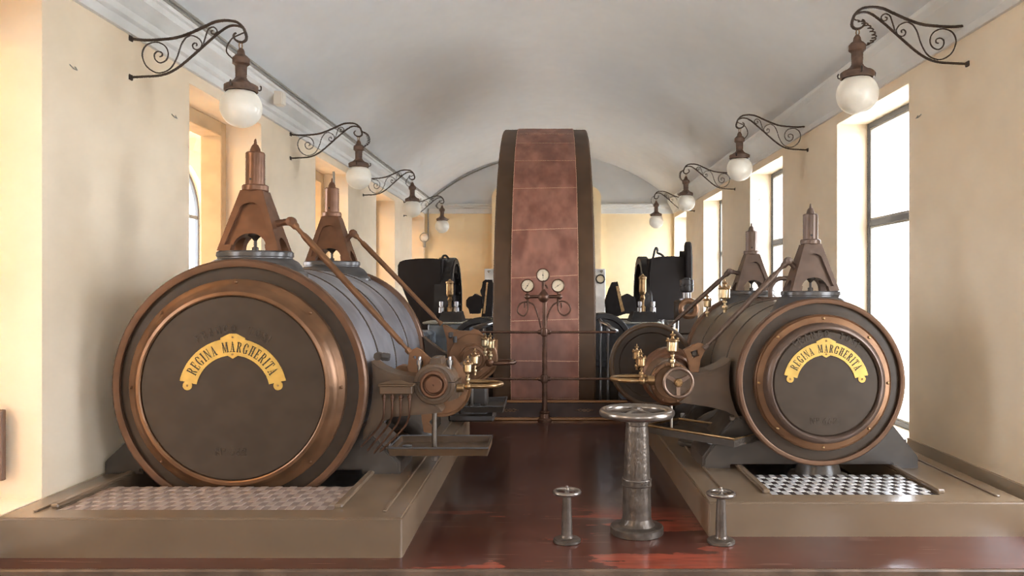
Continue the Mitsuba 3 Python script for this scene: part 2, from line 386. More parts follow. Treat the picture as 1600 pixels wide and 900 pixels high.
struct('corridor_end_near', bx(CXO, -W - .62, Y0 - .3, Y0, .1, 4.7), 'white_plaster', 'near end wall of the side corridor')
AW = [15.35 + 3.87 * k for k in range(-5, 1)]
cw = sbox(Y0, .1, Y1, 4.7)
def archp(c, r, z0, zc):
    return sbox(c - r, z0, c + r, zc).union(Point(c, zc).buffer(r, 24))
for c in AW:
    cw = cw.difference(archp(c, 1.036, 0.9, 3.10))
struct('corridor_wall', ext_x(cw, CXO - .35, CXO), 'white_plaster', 'white outer wall of the side corridor with arched windows')
for i, c in enumerate(AW):
    k = holder_struct(f'window_{8 + i}', 'arched window in the outer wall of the side corridor')
    part(k, 'frame', ext_x(archp(c, 1.036, .9, 3.10).difference(archp(c, .97, .97, 3.10)), CXO - .2, CXO - .14), 'frame_metal', False)
    part(k, 'transom', [bx(CXO - .19, CXO - .15, c - .97, c + .97, 3.06, 3.13), bx(CXO - .19, CXO - .15, c - .025, c + .025, .97, 4.0)], 'frame_metal', False)
    part(k, 'pane', ext_x(archp(c, .97, .97, 3.10), CXO - .171, CXO - .17), None, False, shape=mikit.ply(tm([[CXO - .17, y, z] for y, z in list(archp(c, .97, .97, 3.10).exterior.coords)[:-1]], [[0, j, j + 1] for j in range(1, len(archp(c, .97, .97, 3.10).exterior.coords) - 2)]), 'pane_glass', False))
for i, (a, b) in enumerate(OPEN):
    c = (-5.3, (a + b) / 2 - 1.935, 3.75)
    k = thing('corridor_lamp', f'warm glowing globe lamp in the side corridor, number {i + 1} from the near end', 'pendant lamp', 'corridor lamps')
    scene[k + '__globe'] = {**mikit.ply(ball(c, .14, 12), 'opal_glass', True), 'emitter': {'type': 'area', 'radiance': rgb(15.0, 9.0, 3.6)}}
    part(k, 'rod', rod((c[0], c[1], c[2] + .14), (c[0], c[1], 4.6), .012), 'lamp_iron')
cor = P(301, 203, 12.0)
single('wall_corbel', [hull([[CXO, 15.5, 4.80 - .2], [CXO, 16.0, 4.6], [CXO + .2, 15.5, 4.6], [CXO + .2, 16.0, 4.6], [CXO, 15.62, 4.38], [CXO, 15.88, 4.38], [CXO + .08, 15.62, 4.38], [CXO + .08, 15.88, 4.38]])], 'white_plaster', 'small pinkish corbel high on the corridor wall above its arched window', 'corbel')
struct('ground', bx(-60, 60, -60, 80, -0.75, -0.65), 'outdoor_paving', 'pale paving outside the building')

# ------------------------------------------------------------------ lettering: a high contrast serif face
def glyphs():
    t, h, e = .165, .055, .065
    B = sbox
    def stem(x, w=t, top=True, bot=True):
        g = [B(x, 0, x + w, 1)]
        if bot: g.append(B(x - e, 0, x + w + e, h))
        if top: g.append(B(x - e, 1 - h, x + w + e, 1))
        return unary_union(g)
    def ell(cx, cy, rx, ry):
        return affinity.translate(affinity.scale(Point(0, 0).buffer(1, 16), rx, ry), cx, cy)
    G = {}
    G['I'] = (stem(e), t + 2 * e)
    G['E'] = (unary_union([stem(e), B(e, 1 - h, .54, 1), B(e, 0, .56, h), B(.48, .74, .54, 1), B(.50, 0, .56, .26), B(.2, .48, .42, .48 + h), B(.37, .38, .42, .63)]), .58)
    G['T'] = (unary_union([stem(.235, top=False), B(0, 1 - h, .635, 1), B(0, .74, .06, 1), B(.575, .74, .635, 1)]), .635)
    G['H'] = (unary_union([stem(e), stem(.42), B(.2, .47, .45, .47 + h)]), .42 + t + e)
    G['N'] = (unary_union([stem(e + .03, .055), stem(.55, .055, bot=False), Polygon([(.04, 1), (.21, 1), (.605, 0), (.53, 0)])]), .68)
    G['M'] = (unary_union([stem(e, .055), stem(.60, t), Polygon([(.03, 1), (.20, 1), (.44, .02), (.36, .02)]), Polygon([(.36, .02), (.42, .02), (.66, 1), (.60, 1)])]), .60 + t + e)
    G['A'] = (unary_union([Polygon([(.08, 0), (.135, 0), (.33, .95), (.30, 1)]), Polygon([(.27, 1), (.36, 1), (.62, 0), (.44, 0)]), B(.15, .27, .5, .27 + h), B(0, 0, .22, h), B(.36, 0, .69, h)]), .68)
    bowl = ell(.27, .745, .31, .255).difference(ell(.25, .745, .17, .205)).intersection(B(.15, .4, 1, 1.1))
    G['R'] = (unary_union([stem(e), bowl, B(e, 1 - h, .3, 1), B(e, .49, .3, .49 + h), Polygon([(.27, .52), (.42, .52), (.62, .04), (.66, 0), (.5, 0), (.45, .05)])]), .66)
    c = ell(.32, .5, .32, .52).difference(ell(.34, .5, .175, .465)).difference(B(.42, .34, 1, .70))
    G['G'] = (unary_union([c, B(.44, .02, .44 + t, .40), B(.36, .40 - h, .66, .40), B(.58, .66, .62, .96)]), .68)
    return G
GL = glyphs()
def arc_text(word, R, c, y, height, depth, condense=0.78, gap=0.13, space=0.55, glyph=None, only=None):
    """letters standing on a circle of radius R round c = (X, Z), facing the camera; front face at depth y"""
    adv, tot = [], 0
    for ch in word:
        w = space if ch == ' ' else (GL[ch][1] if glyph is None else glyph(ch)[1]) * condense
        adv.append((tot, w)); tot += w + (0 if ch == ' ' else gap)
    tot -= gap
    out = []
    for q, (ch, (a, w)) in enumerate(zip(word, adv)):
        if ch == ' ' or (only and q not in only): continue
        g = (GL[ch] if glyph is None else glyph(ch))[0]
        g = affinity.scale(g, condense, 1, origin=(0, 0))
        g = affinity.translate(affinity.scale(g, height, height, origin=(0, 0)), -w * height / 2, 0)
        th = ((a + w / 2) - tot / 2) * height / R
        g = affinity.rotate(affinity.translate(g, 0, R), -math.degrees(th), origin=(0, 0))
        out.append(ext_y(affinity.translate(g, c[0], c[1]), y, y + depth))
    return cat(out)
def sans(ch):
    """plain sans capitals for cast lettering"""
    B, t = sbox, .15
    o = Point(0, 0).buffer(1, 12)
    O = affinity.translate(affinity.scale(o, .33, .5), .33, .5).difference(affinity.translate(affinity.scale(o, .19, .36), .33, .5))
    def line(*p):
        return shapely.LineString(p).buffer(t / 2, cap_style='flat', join_style='mitre')
    D = {'F': (unary_union([B(0, 0, t, 1), B(0, 1 - t, .5, 1), B(0, .45, .42, .45 + t)]), .5),
         'R': (unary_union([B(0, 0, t, 1), line((.08, .93), (.4, .93), (.5, .82), (.5, .62), (.4, .52), (.08, .52)), line((.3, .5), (.55, 0))]), .58),
         'A': (unary_union([line((.06, 0), (.32, 1)), line((.58, 0), (.32, 1)), B(.15, .24, .5, .24 + t * .8)]), .64),
         'N': (unary_union([B(0, 0, t, 1), B(.46, 0, .46 + t, 1), line((.08, 1), (.53, 0))]), .61),
         'C': (O.difference(B(.42, .32, 1, .68)), .62), 'O': (O, .66), 'T': (unary_union([B(.2, 0, .2 + t, 1), B(0, 1 - t, .55, 1)]), .55),
         'S': (line((.5, .85), (.38, .93), (.18, .93), (.08, .82), (.08, .65), (.18, .54), (.4, .46), (.48, .36), (.48, .2), (.38, .07), (.16, .07), (.04, .16)), .56),
         'I': (B(0, 0, t, 1), .15)}
    return D[ch]

# ------------------------------------------------------------------ plinths with their grates
def plinth(label, x0, x1, y0, y1, h, pit, gx, gy, tile_cols, tile_mat, plate_mat, grate_label):
    k = thing('engine_plinth', label, 'plinth')
    g = sbox(x0, y0, x1, y1).difference(sbox(pit[0], pit[2], pit[1], pit[3]))
    g = g.buffer(-.015).buffer(.015, join_style='round')
    part(k, 'body', [ext_z(g, 0.0, h - 0.012), ext_z(g.intersection(sbox(x0, y0, x1, y1).buffer(-.012, join_style='mitre')), h - .012, h), ], 'plinth_paint', False)
    # raised lip along the pit and a shallow channel line
    for s, (a, b) in ((-1, (pit[0] - .05, pit[0])), (1, (pit[1], pit[1] + .05))):
        part(k, 'grate_rail', bx(a, b, gy[0] + .02, gy[1] + .35, h, h + .028, .008), 'plinth_paint', 20)
    for xa in (x0 + .16, x1 - .13):
        part(k, 'gutter_bead', [bx(xa - .012, xa + .012, y0 + .12, y1 - .3, h, h + .012, .005)], 'plinth_paint', 20)
    gr = thing('floor_grate', grate_label, 'grate')
    part(gr, 'plate', bx(gx[0], gx[1], gy[0], gy[1], h - .04, h - .008), plate_mat, False)
    cw_, rows = (gx[1] - gx[0]) / tile_cols, 6
    rh = (gy[1] - gy[0]) / rows
    for r in range(rows):
        for c in range(tile_cols):
            if (r + c) % 2: continue
            xa, ya = gx[0] + c * cw_, gy[0] + r * rh
            z = h - .008
            t = hull([[xa + .0, ya, z], [xa + cw_, ya, z], [xa + cw_, ya + rh, z], [xa, ya + rh, z], [xa + .0015, ya + .002, z + .005], [xa + cw_ - .0015, ya + .002, z + .005], [xa + cw_ - .0015, ya + rh - .002, z + .005], [xa + .0015, ya + rh - .002, z + .005]])
            part(gr, 'tile', t, tile_mat, False)
    return k
HL, HR = 0.238, 0.224
plinth('wide grey brown painted plinth under the large left cylinder', -W, -0.875, 4.648, 8.62, HL, PIT_L, (-3.04, -1.345), (4.83, 5.41), 34, 'tile_dull', 'grate_dull', 'dull mauve grey chequered floor plate in front of the left cylinder')
plinth('narrower grey brown painted plinth under the smaller right cylinder', 1.03, 3.107, 5.05, 8.62, HR, PIT_R, (1.50, 2.61), (5.24, 5.81), 26, 'tile_steel', 'grate_dark', 'black and bright chequered floor plate in front of the right cylinder')

# ------------------------------------------------------------------ steam cylinders
ZC = 0.915
def oil_cup(k, c, s=1.0, body='brass'):
    """a drip lubricator standing on c; s = scale"""
    c = np.asarray(c, float)
    pr = np.array([(0, 0), (.010, 0), (.010, .018), (.017, .022), (.019, .032), (.017, .042), (.008, .046), (.008, .058), (.014, .062), (.014, .070), (.008, .074), (.010, .082), (.028, .086), (.033, .092), (.033, .140), (.030, .145), (0, .145)]) * s
    u = part(k, 'oil_cup', lathe(pr, c, (0, 0, 1), 20), body)
    pr = np.array([(.038, .143), (.040, .147), (.038, .153), (.022, .157), (.012, .160), (.008, .168), (.008, .174), (.016, .178), (.017, .183), (.010, .188), (.005, .192), (.005, .205), (0, .206)]) * s
    pr = [lathe(pr, c, (0, 0, 1), 20)] + [ball(c + np.array([q * s, 0, .160 * s]), .008 * s, 6) for q in (-.028, .028)]
    part(u if k.count('__') == 0 else k, 'cap', pr, 'old_brass')
    return u
def cylinder(label, X, R, yF, yR, style, feet_x, ground, lag, group=None):
    k = thing('steam_cylinder', label, 'steam cylinder')
    o, ax = (X, 0, ZC), (0, 1, 0)
    part(k, 'lagging', lathe([(R * .9, yF + .05), (R * .955, yF + .05), (R * .955, yR - .04), (R * .3, yR - .04)], o, ax, 96), lag, 40)
    part(k, 'front_flange', lathe([(R * .94, yF + .03), (R * .94, yF + .004), (R * .955, yF), (R * .985, yF), (R, yF + .012), (R, yF + .07), (R * .985, yF + .085), (R * .94, yF + .085)], o, ax, 96), 'flange_bronze', 30)
    part(k, 'rear_flange', lathe([(R * .94, yR - .1), (R * .99, yR - .09), (R, yR - .08), (R, yR), (R * .2, yR)], o, ax, 96), 'flange_bronze', 30)
    for t in (0.24, 0.48, 0.72):
        y = yF + (yR - yF) * t
        part(k, 'lagging_band', lathe([(R * .953, y - .016), (R * .961, y - .012), (R * .961, y + .012), (R * .953, y + .016)], o, ax, 96), 'machine_paint', 30)
    part(k, 'end_plate', lathe([(R * .945, yF + .035), (R * .92, yF + .03), (R * .84, yF + .03), (R * .70, yF + .03)], o, ax, 96), 'machine_paint', 30)
    if style == 'large':
        ro, ri, yd = .842 * R, .712 * R, yF - .1
        part(k, 'cover_ring', lathe([(ro, yF + .03), (ro, yF - .030), (ro - .012, yF - .040), (ro - .030, yF - .046), (ro - .055, yF - .062), (ro - .075, yF - .09), (ro - .088, yF - .108), (ri + .008, yF - .112), (ri, yF - .106), (ri, yd + .02)], o, ax, 96), 'bronze_ring', 28)
        part(k, 'cover_disc', lathe([(ri + .002, yd + .012), (ri - .01, yd), (0.001, yd)], o, ax, 96), 'machine_paint', 28)
        bolts = [ro - .022]
        yb = yF - .05
    else:
        ro, rl, ri, yd = .808 * R, .715 * R, .622 * R, yF - .085
        part(k, 'cover_ring', lathe([(ro, yF + .03), (ro, yF - .022), (ro - .006, yF - .03), (ro - .012, yF - .026), (ro - .016, yF - .032), (rl - .004, yF - .036)], o, ax, 96), 'bronze_ring', 28)
        part(k, 'cover_lip', lathe([(rl, yF - .03), (rl, yF - .055), (rl - .012, yF - .088), (rl - .028, yF - .105), (ri + .014, yF - .108), (ri + .004, yF - .098), (ri, yd + .012)], o, ax, 96), 'tower_brown', 50)
        part(k, 'cover_disc', lathe([(ri + .002, yd + .014), (ri - .012, yd), (0.001, yd)], o, ax, 96), 'machine_paint', 28)
        bolts = [(ro + rl) / 2]
        yb = yF - .036
    for j in range(8):
        a = math.pi / 4 * j + (0 if style == 'large' else math.pi / 8 + .39)
        part(k, 'bolt', lathe([(.011, .012), (.011, -.003), (.007, -.008), (0.0005, -.01)], (X + bolts[0] * math.cos(a), yb, ZC + bolts[0] * math.sin(a)), (0, 1, 0), 10), 'bronze_ring' if style == 'large' else 'old_brass')
    # arched brass name plate
    s = ri / .641
    cz = ZC - (.03 if style == 'large' else .012) * s
    if style == 'large': Ro, Ri = .376, .258
    else: Ro, Ri = .312, .215
    am_ = math.radians(77)
    an = np.linspace(-am_, am_, 41)
    outl = [(Ro * math.sin(a), Ro * math.cos(a)) for a in an]
    inn = [(Ri * math.sin(a), Ri * math.cos(a)) for a in an[::-1]]
    pl = Polygon(outl + inn)
    mid = (Ro + Ri) / 2
    wid = Ro - Ri
    q = unary_union([pl, Polygon([(-.34 * wid * 2, Ro - .02 * wid), (-.2 * wid, Ro + .22 * wid), (.2 * wid, Ro + .22 * wid), (.34 * wid * 2, Ro - .02 * wid), (0, Ro - .3 * wid)]).buffer(.05 * wid), Polygon([(-.4 * wid, Ri + .08 * wid), (0, Ri - .16 * wid), (.4 * wid, Ri + .08 * wid)]).buffer(.03 * wid)]
                    + [Point(mid * math.sin(a) , mid * math.cos(a) ).buffer(wid * .27) for a in (-am_ - .07, am_ + .07)])
    npk = part(k, 'nameplate', ext_y(affinity.translate(q, X, cz), yd - .007, yd), 'brass_plate', False, label='arched brass nameplate lettered REGINA MARGHERITA')
    hgt = wid * .60
    part(npk, 'lettering', arc_text('REGINA MARGHERITA', Ri + wid * .20, (X, cz), yd - .0095, hgt, .003, condense=.70, gap=.115, space=.42), 'letter_ink', False)
    for a, r in ((0, Ro + .07 * wid), (0, Ri + .06 * wid), (-am_ - .07, mid), (am_ + .07, mid)):
        part(npk, 'screw', lathe([(.007, 0), (.007, -.004), (.004, -.007), (.0003, -.007)], (X + r * math.sin(a), yd - .0065, cz + r * math.cos(a)), (0, 1, 0), 10), 'old_brass')
    lm = 'machine_paint'
    for wd, rg in (('FRANCO', range(6)), ('TOSI', range(7, 11))):
        part(k, 'cast_word', arc_text('FRANCO TOSI', Ro + .36 * wid, (X, cz), yd - .0035, wid * (.44 if style == 'large' else .5), .008, condense=1.0, gap=.34, space=1.2, glyph=sans, only=rg), lm, False, label='raised cast letters reading ' + wd)
    nm = meshkit.text_mesh('N° 662', .048 if style == 'large' else .044, .008, True)
    v = nm.vertices.copy()
    v[:, 0] -= v[:, 0].mean()
    nm.vertices = np.stack([X - .005 + v[:, 0], yd - v[:, 2] + .005, ZC - (.462 if style == 'large' else .292) + v[:, 1]], 1)
    part(k, 'cast_number', nm, lm, False, label='raised cast number N° 662')
    # saddle feet front and rear
    fx, fz = feet_x
    for y in (yF + .24, yR - .75):
        g = Polygon([(X - fx, ground), (X - fx, ground + .085), (X - fx * .98, ground + .11), (X - fx * .70, ground + .40), (X + fx * .70, ground + .40), (X + fx * .98, ground + .11), (X + fx, ground + .085), (X + fx, ground)])
        g = g.difference(Point(X, ZC).buffer(R * .96, 48)).difference(sbox(X - fx * .74, -1, X + fx * .74, ground + .03))
        for gg in getattr(g.buffer(0), 'geoms', [g.buffer(0)]):
            part(k, 'saddle', bev_y(gg, y, y + .5, .02), 'saddle_paint', 25)
        for s_ in (-1, 1):
            part(k, 'holding_bolt', hexnut((X + s_ * fx * .90, y + .10, ground + .17), (0, 0, 1), .028, .04), 'bright_steel', 20)
    return k
cl = cylinder('large dark steam cylinder on the left with a wide flat end cover', -2.186, 0.90, 5.5, 8.15, 'large', (1.09, 0), HL, 'lagging_steel')
cr = cylinder('smaller dark steam cylinder on the right with a stepped lipped end cover', 2.008, 0.62, 5.75, 8.0, 'small', (.83, 0), HR, 'lagging_steel_brown')
# drain flange below the right cylinder
part(cr, 'drain_flange', lathe([(.14, .20), (.17, .10), (.215, .09), (.225, .08), (.225, .02), (.2, 0), (0, 0)], (2.06, 5.98, .10), (0, 0, 1), 40), 'saddle_paint')

# valve towers on the cylinders
def tower(label, cyl, X, Y, R, s, sgn, knob, rod_end, m, zoff=0.0):
    top = ZC + R
    zb = top + .066 * s
    # bonnet: belongs to the cylinder
    pr = np.array([(.385, -.13), (.385, -.095), (.375, -.082), (.36, -.075), (.345, -.045), (.315, -.012), (.283, .004), (.272, .012), (.272, .020), (.28, .026), (.28, .056), (.268, .066), (0.001, .066)])
    pr[:, 0] *= s
    pr[:, 1] = np.where(pr[:, 1] < 0, pr[:, 1] * (1.1 if s > .9 else 1.25), pr[:, 1] * s)
    ring_ = [(0, pr[0][1] - .2), (pr[0][0], pr[0][1] - .2)] + [(float(a), float(b)) for a, b in pr[:-1]] + [(0, pr[-1][1])]
    bm = CrossSection([np.array(ring_)]).revolve(72).scale([1.0, .74, 1.0]).translate([X, Y, top])
    bm = bm - Manifold.cylinder(4.0, R * .953, R * .953, 128).rotate([-90, 0, 0]).translate([X, Y - 2, ZC])
    part(cyl, 'valve_bonnet', cat(bm), 'bonnet_steel', 35)
    k = thing('valve_tower', label, 'valve tower', 'valve towers on the steam cylinders')
    o = np.array([X, Y, zb])
    # A-shaped frame, arched through front and side, with recessed panel
    b, t_, h = .225 * s, .082 * s, .447 * s
    fr = [(-b, 0), (b, 0), (b * .93, .03 * s), (t_, h), (-t_, h), (-b * .93, .03 * s)]
    fr = mani(cat(hull([[x, y, z] for (x, z, d) in ((-b, 0, .15 * s), (b, 0, .15 * s), (t_, h, .080 * s), (-t_, h, .080 * s)) for y in (-d, d)])))
    side = Polygon([(-b * .93, -.01)] + [(b * .60 * math.cos(a), .02 * s + .125 * s * math.sin(a)) for a in np.linspace(math.pi, 0, 17)]).buffer(0)
    arch = Polygon([(-.128 * s, -.02), (.128 * s, -.02), (.128 * s, .012 * s)] + [(.125 * s * math.cos(a), .012 * s + .118 * s * math.sin(a)) for a in np.linspace(0, math.pi, 15)] + [(-.128 * s, .012 * s)]).buffer(0)
    fr = fr - mani(ext_y(arch, -1, 1)) - mani(ext_x(affinity.scale(arch, .62, .8, origin=(0, 0)), -1, 1))
    rec = Polygon([(-.172 * s, .045 * s), (.172 * s, .045 * s), (.080 * s, .30 * s)] + [(.080 * s * math.cos(a), .30 * s + .055 * s * math.sin(a)) for a in np.linspace(0, math.pi, 13)] + [(-.080 * s, .30 * s)]).buffer(0)
    slab = ext_y(rec, -.5, 0)
    v = slab.vertices.copy()
    # pocket that follows the sloping front face, 10 mm deep
    yy = lambda z: -(.15 * s + (.080 * s - .15 * s) * z / h)
    v[:, 1] = np.where(v[:, 1] > -.25, yy(v[:, 2]) + .028 * s, v[:, 1])
    slab.vertices = v
    fr = fr - mani(slab)
    fm = cat(fr)
    fm.apply_translation(o)
    part(k, 'frame', fm, m, 25)
    part(k, 'collar', lathe([(.07 * s, .44 * s), (.088 * s, .443 * s), (.094 * s, .452 * s), (.094 * s, .484 * s), (.086 * s, .493 * s), (.06 * s, .495 * s)], o, (0, 0, 1), 36), m)
    dp = part(k, 'dashpot', lathe([(.069 * s, .45 * s), (.069 * s, .727 * s), (.062 * s, .737 * s), (0, .739 * s)], o, (0, 0, 1), 36), m)
    part(dp, 'plug', lathe([(0, 0), (.008, 0), (.008, .003), (.001, .003)], o + [-.01, -.0695 * s, .53 * s], (0, -1, 0), 10), 'black_paint')
    part(k, 'cap_nut', lathe([(.040 * s, .736 * s), (.034 * s, .765 * s), (.022 * s, .79 * s), (.012 * s, .797 * s), (.010 * s, .812 * s), (.008 * s, .83 * s), (.003 * s, .838 * s), (0, .838 * s)], o, (0, 0, 1), 20), m)
    part(k, 'spindle', lathe([(.024 * s, 0), (.024 * s, .03 * s), (.012 * s, .034 * s), (.012 * s, .08 * s), (.026 * s, .10 * s), (.05 * s, .118 * s), (.05 * s, .14 * s)], o, (0, 0, 1), 18), 'saddle_paint')
    # bell crank arm and long push rod
    kp = o + np.array([knob[0], 0.0, knob[1]])
    ap = o + np.array([sgn * .13 * s, 0.0, .20 * s])
    part(k, 'lever', [tube([ap, (ap * .45 + kp * .55) + [0, 0, .004], kp], [.030 * s, .024 * s, .030 * s], 12), lathe([(0.0, -.035), (.034 * s, -.03), (.037 * s, 0), (.034 * s, .03), (0, .035)], kp, (0, 1, 0), 20)], m, 40)
    e = np.asarray(rod_end, float)
    d = (e - kp) / np.linalg.norm(e - kp)
    L = np.linalg.norm(e - kp)
    prof = [(0, 0), (.030, .0), (.028, .05), (.017, .07), (.017, .12), (.024, .14), (.0265, .17), (.025, L * .5), (.021, L - .14), (.021, L - .10), (.014, L - .09), (.014, L - .04), (.024, L - .035), (.024, L), (0, L)]
    part(k, 'push_rod', lathe([(r * (s * .5 + .5), z) for r, z in prof], kp, d, 16), 'copper_plate' if m == 'tower_bronze' else m)
    return k
e1 = P(641, 551, 5.81)
tower('copper brown valve tower on the front of the left cylinder', cl, -2.186, 5.81, .90, 1.0, 1, (.268, .222), e1, 'tower_bronze')
tower('copper brown valve tower at the rear of the left cylinder', cl, -2.186, 7.86, .90, 1.0, 1, (.213, .285), P(690, 507, 7.86), 'tower_bronze')
tower('dull brown valve tower on the front of the right cylinder, nearest the window', cr, 2.008, 6.0, .62, .80, -1, (-.172, .231), P(1100, 545, 6.0), 'tower_brown')
tower('dull brown valve tower at the rear of the right cylinder', cr, 2.008, 7.75, .62, .80, -1, (-.216, .190), P(1045, 511, 7.75), 'tower_brown')

# ------------------------------------------------------------------ valve gear between the cylinders
def u_handle(k, a, b, r, m, bulge):
    """horizontal hairpin: a, b the two ends (near, far), bulge the x of the bend"""
    a, b = np.asarray(a), np.asarray(b)
    y = np.linspace(0, math.pi, 9)
    rr = (b[1] - a[1]) / 2
    sg = np.sign(bulge - a[0])
    bend = [[bulge - sg * rr + sg * rr * math.sin(t), (a[1] + b[1]) / 2 - rr * math.cos(t), a[2]] for t in y]
    return part(k, 'hand_lever', tube([a] + bend + [b], r, 10, 4), m, 60)
# left front
g1 = thing('valve_gear', 'brown valve gear at the front inner side of the left cylinder with round bearing', 'valve gear')
yf = 5.66
br = unary_union([pxpoly([(568, 556), (580, 566), (590, 574), (604, 581), (622, 586), (640, 588), (655, 590), (690, 645), (650, 649), (615, 652), (596, 660), (580, 676), (566, 690)], yf, .004), Point(P(679, 600, yf)[0], P(679, 600, yf)[2]).buffer(.148, 32)])
br = br.union(pxpoly([(672, 560), (688, 560), (690, 575), (670, 575)], yf)).union(pxpoly([(695, 600), (716, 596), (716, 622), (700, 628)], yf))
br = br.difference(Point(-2.186, ZC).buffer(.905, 64))
part(g1, 'bracket', bev_y(br, yf, yf + .26, .018), 'bracket_paint', 25)
c1 = P(679, 600, yf)
part(g1, 'bearing_cap', lathe([(.06, .02), (.146, .02), (.150, .012), (.150, -.012), (.144, -.022), (.125, -.024), (.122, -.020), (.06, -.020)], c1, (0, 1, 0), 56), 'bracket_paint', 25)
part(g1, 'cap_joint', [bx(c1[0] + q * .102, c1[0] + q * .152, c1[1] - .0255, c1[1], c1[2] + .012, c1[2] + .017) for q in (-1, 1)], 'letter_ink', False)
c1 = c1 + [0, -.018, 0]
part(g1, 'bearing_cover', lathe([(.10, .01), (.10, -.03), (.092, -.042), (.078, -.042), (.074, -.012), (.066, -.010), (.064, -.034), (.058, -.04), (.007, -.04), (.006, -.02), (0, -.02)], c1, (0, 1, 0), 48), 'tower_bronze', 30)
part(g1, 'oil_hole_cap', lathe([(.03, 0), (.03, .01), (.02, .014), (.02, .05), (.032, .055), (.032, .068), (0, .07)], P(681, 566, yf + .1) - [0, 0, .03], (0, 0, 1), 20), 'bonnet_steel')
for px, py in ((703, 566), (656, 566)):
    part(g1, 'stud', lathe([(.016, -.06), (.016, 0), (.024, .002), (.024, .035), (.014, .038), (.012, .06), (0, .064)], P(px, py, yf + .1) - [0, 0, .02], (0, 0, 1), 12), 'bright_steel')
cd = P(690, 606, 6.02)
part(g1, 'eccentric_disc', [lathe([(.06, 0), (.20, 0), (.205, .004), (.222, .0), (.226, .006), (.226, .055), (.06, .055)], cd, (0, 1, 0), 56)], 'copper_plate', 25)
part(g1, 'eccentric_tail', ext_y(pxpoly([(658, 630), (676, 630), (677, 652), (670, 660), (677, 668), (676, 676), (663, 674), (660, 655)], 5.98), 5.95, 6.0), 'copper_plate', False)
part(g1, 'link_plate', bev_y(pxpoly([(637, 550), (648, 544), (656, 549), (672, 563), (664, 575), (655, 598), (638, 598), (634, 575)], 5.86, .004).difference(Point(P(645, 560, 5.86)[0], P(645, 560, 5.86)[2]).buffer(.012)), 5.93, 5.97, .006), 'copper_plate', False)
part(g1, 'link_plate', bev_y(pxpoly([(704, 556), (709, 556), (728, 582), (729, 602), (720, 604), (708, 580)], 5.93), 5.91, 5.94, .006), 'copper_plate', False)
part(g1, 'trip_block', [disc(P(627, 582, 5.97), (0, 1, 0), .055, .12), bx(P(627, 582, 6)[0], P(640, 582, 6)[0], 5.98, 6.08, P(0, 590, 6)[2], P(0, 572, 6)[2], .01)], 'copper_plate')
u_handle(g1, P(712, 603.5, yf + .06), P(712, 596, 6.0), .017, 'old_brass', P(783, 600, 5.8)[0])
part(g1, 'lever_boss', [disc(P(714, 606, yf + .02), (1, 0, 0), .032, .05), ball(P(731, 603.5, yf + .06), .026, 12)], 'old_brass')
oil_cup(g1, P(731, 600, yf + .06), 1.0)
oil_cup(g1, P(742, 586, 5.98), 1.0)
part(g1, 'rod_boss', lathe([(0, 0), (.03, 0), (.03, .05), (.02, .06), (0, .06)], P(590, 557, 5.62), (0, 1, 0), 16), 'saddle_paint')
part(g1, 'side_bolt', hexnut(P(596, 557, 5.62), (1, 0, -.1), .032, .06), 'bonnet_steel', 20)
# lubricator with four feed pipes on the bracket
g = pxpoly([(593, 603), (644, 603), (644, 616), (594, 616)], 5.58)
lb = part(g1, 'lubricator_box', [bx(P(593, 0, 5.56)[0], P(644, 0, 5.56)[0], 5.55, 5.66, P(0, 616, 5.56)[2], P(0, 603, 5.56)[2], .006), bx(P(591, 0, 5.56)[0], P(647, 0, 5.56)[0], 5.54, 5.66, P(0, 603.5, 5.56)[2], P(0, 600, 5.56)[2], .004),
     hull([P(591, 600, 5.54), P(647, 600, 5.54), P(591, 600, 5.66), P(647, 600, 5.66), P(611, 594, 5.56), P(627, 594, 5.56), P(611, 594, 5.65), P(627, 594, 5.65)])], 'bracket_paint', False)
for j, (px, ex, ey) in enumerate(((600, 570, 690), (613, 580, 696), (626, 590, 700), (640, 600, 698))):
    part(g1, 'feed_pipe', [tube([P(px, 616, 5.6), P(px, 640, 5.6), P(px - 2, 655, 5.62), P(px - 12, 672, 5.64), P(ex - 6, ey + 8, 5.66)], .0075, 8), lathe([(.016, 0), (.016, .018), (.01, .022), (.012, .026), (.012, .034)], P(px, 618, 5.6), (0, 0, -1), 10)], 'post_bronze', 50)
# left rear
g2 = thing('valve_gear', 'copper brown valve gear plates at the rear of the left cylinder beside the flywheel', 'valve gear')
c2 = P(739, 560, 7.9)
part(g2, 'eccentric_disc', lathe([(.03, -.03), (.10, -.03), (.105, -.015), (.13, -.012), (.135, -.02), (.15, -.02), (.152, 0), (.24, 0), (.25, .01), (.25, .06), (.03, .06)], c2, (0, 1, 0), 56), 'copper_plate', 25)
pg = pxpoly([(690, 507), (696, 508.5), (706, 514), (716, 517), (734, 517.5), (740, 514), (746, 516), (762, 532), (764, 560), (750, 592), (735, 600), (728, 590), (714, 586), (700, 590), (698, 560), (697, 531)], 7.9, .008).difference(Point(c2[0], c2[2]).buffer(.16, 32))
part(g2, 'link_plate', bev_y(pg, 7.93, 8.0, .012), 'copper_plate', 25)
part(g2, 'link_plate', bev_y(pxpoly([(771, 531), (777, 531), (776, 560), (773, 580), (768, 586), (767, 570)], 7.9), 7.95, 8.0, .006), 'copper_plate', False)
part(g2, 'strut', tube([P(747, 594, 7.9), P(765, 580, 7.9), P(773, 574, 7.9)], .018, 8), 'copper_plate')
part(g2, 'pin', [bx(P(701, 0, 7.9)[0], P(708, 0, 7.9)[0], 7.86, 7.95, P(0, 528, 7.9)[2], P(0, 519, 7.9)[2], .01), lathe([(0, 0), (.02, 0), (.02, .06), (0, .065)], P(711, 535, 7.86), (0, 0, 1), 12)], 'bonnet_steel')
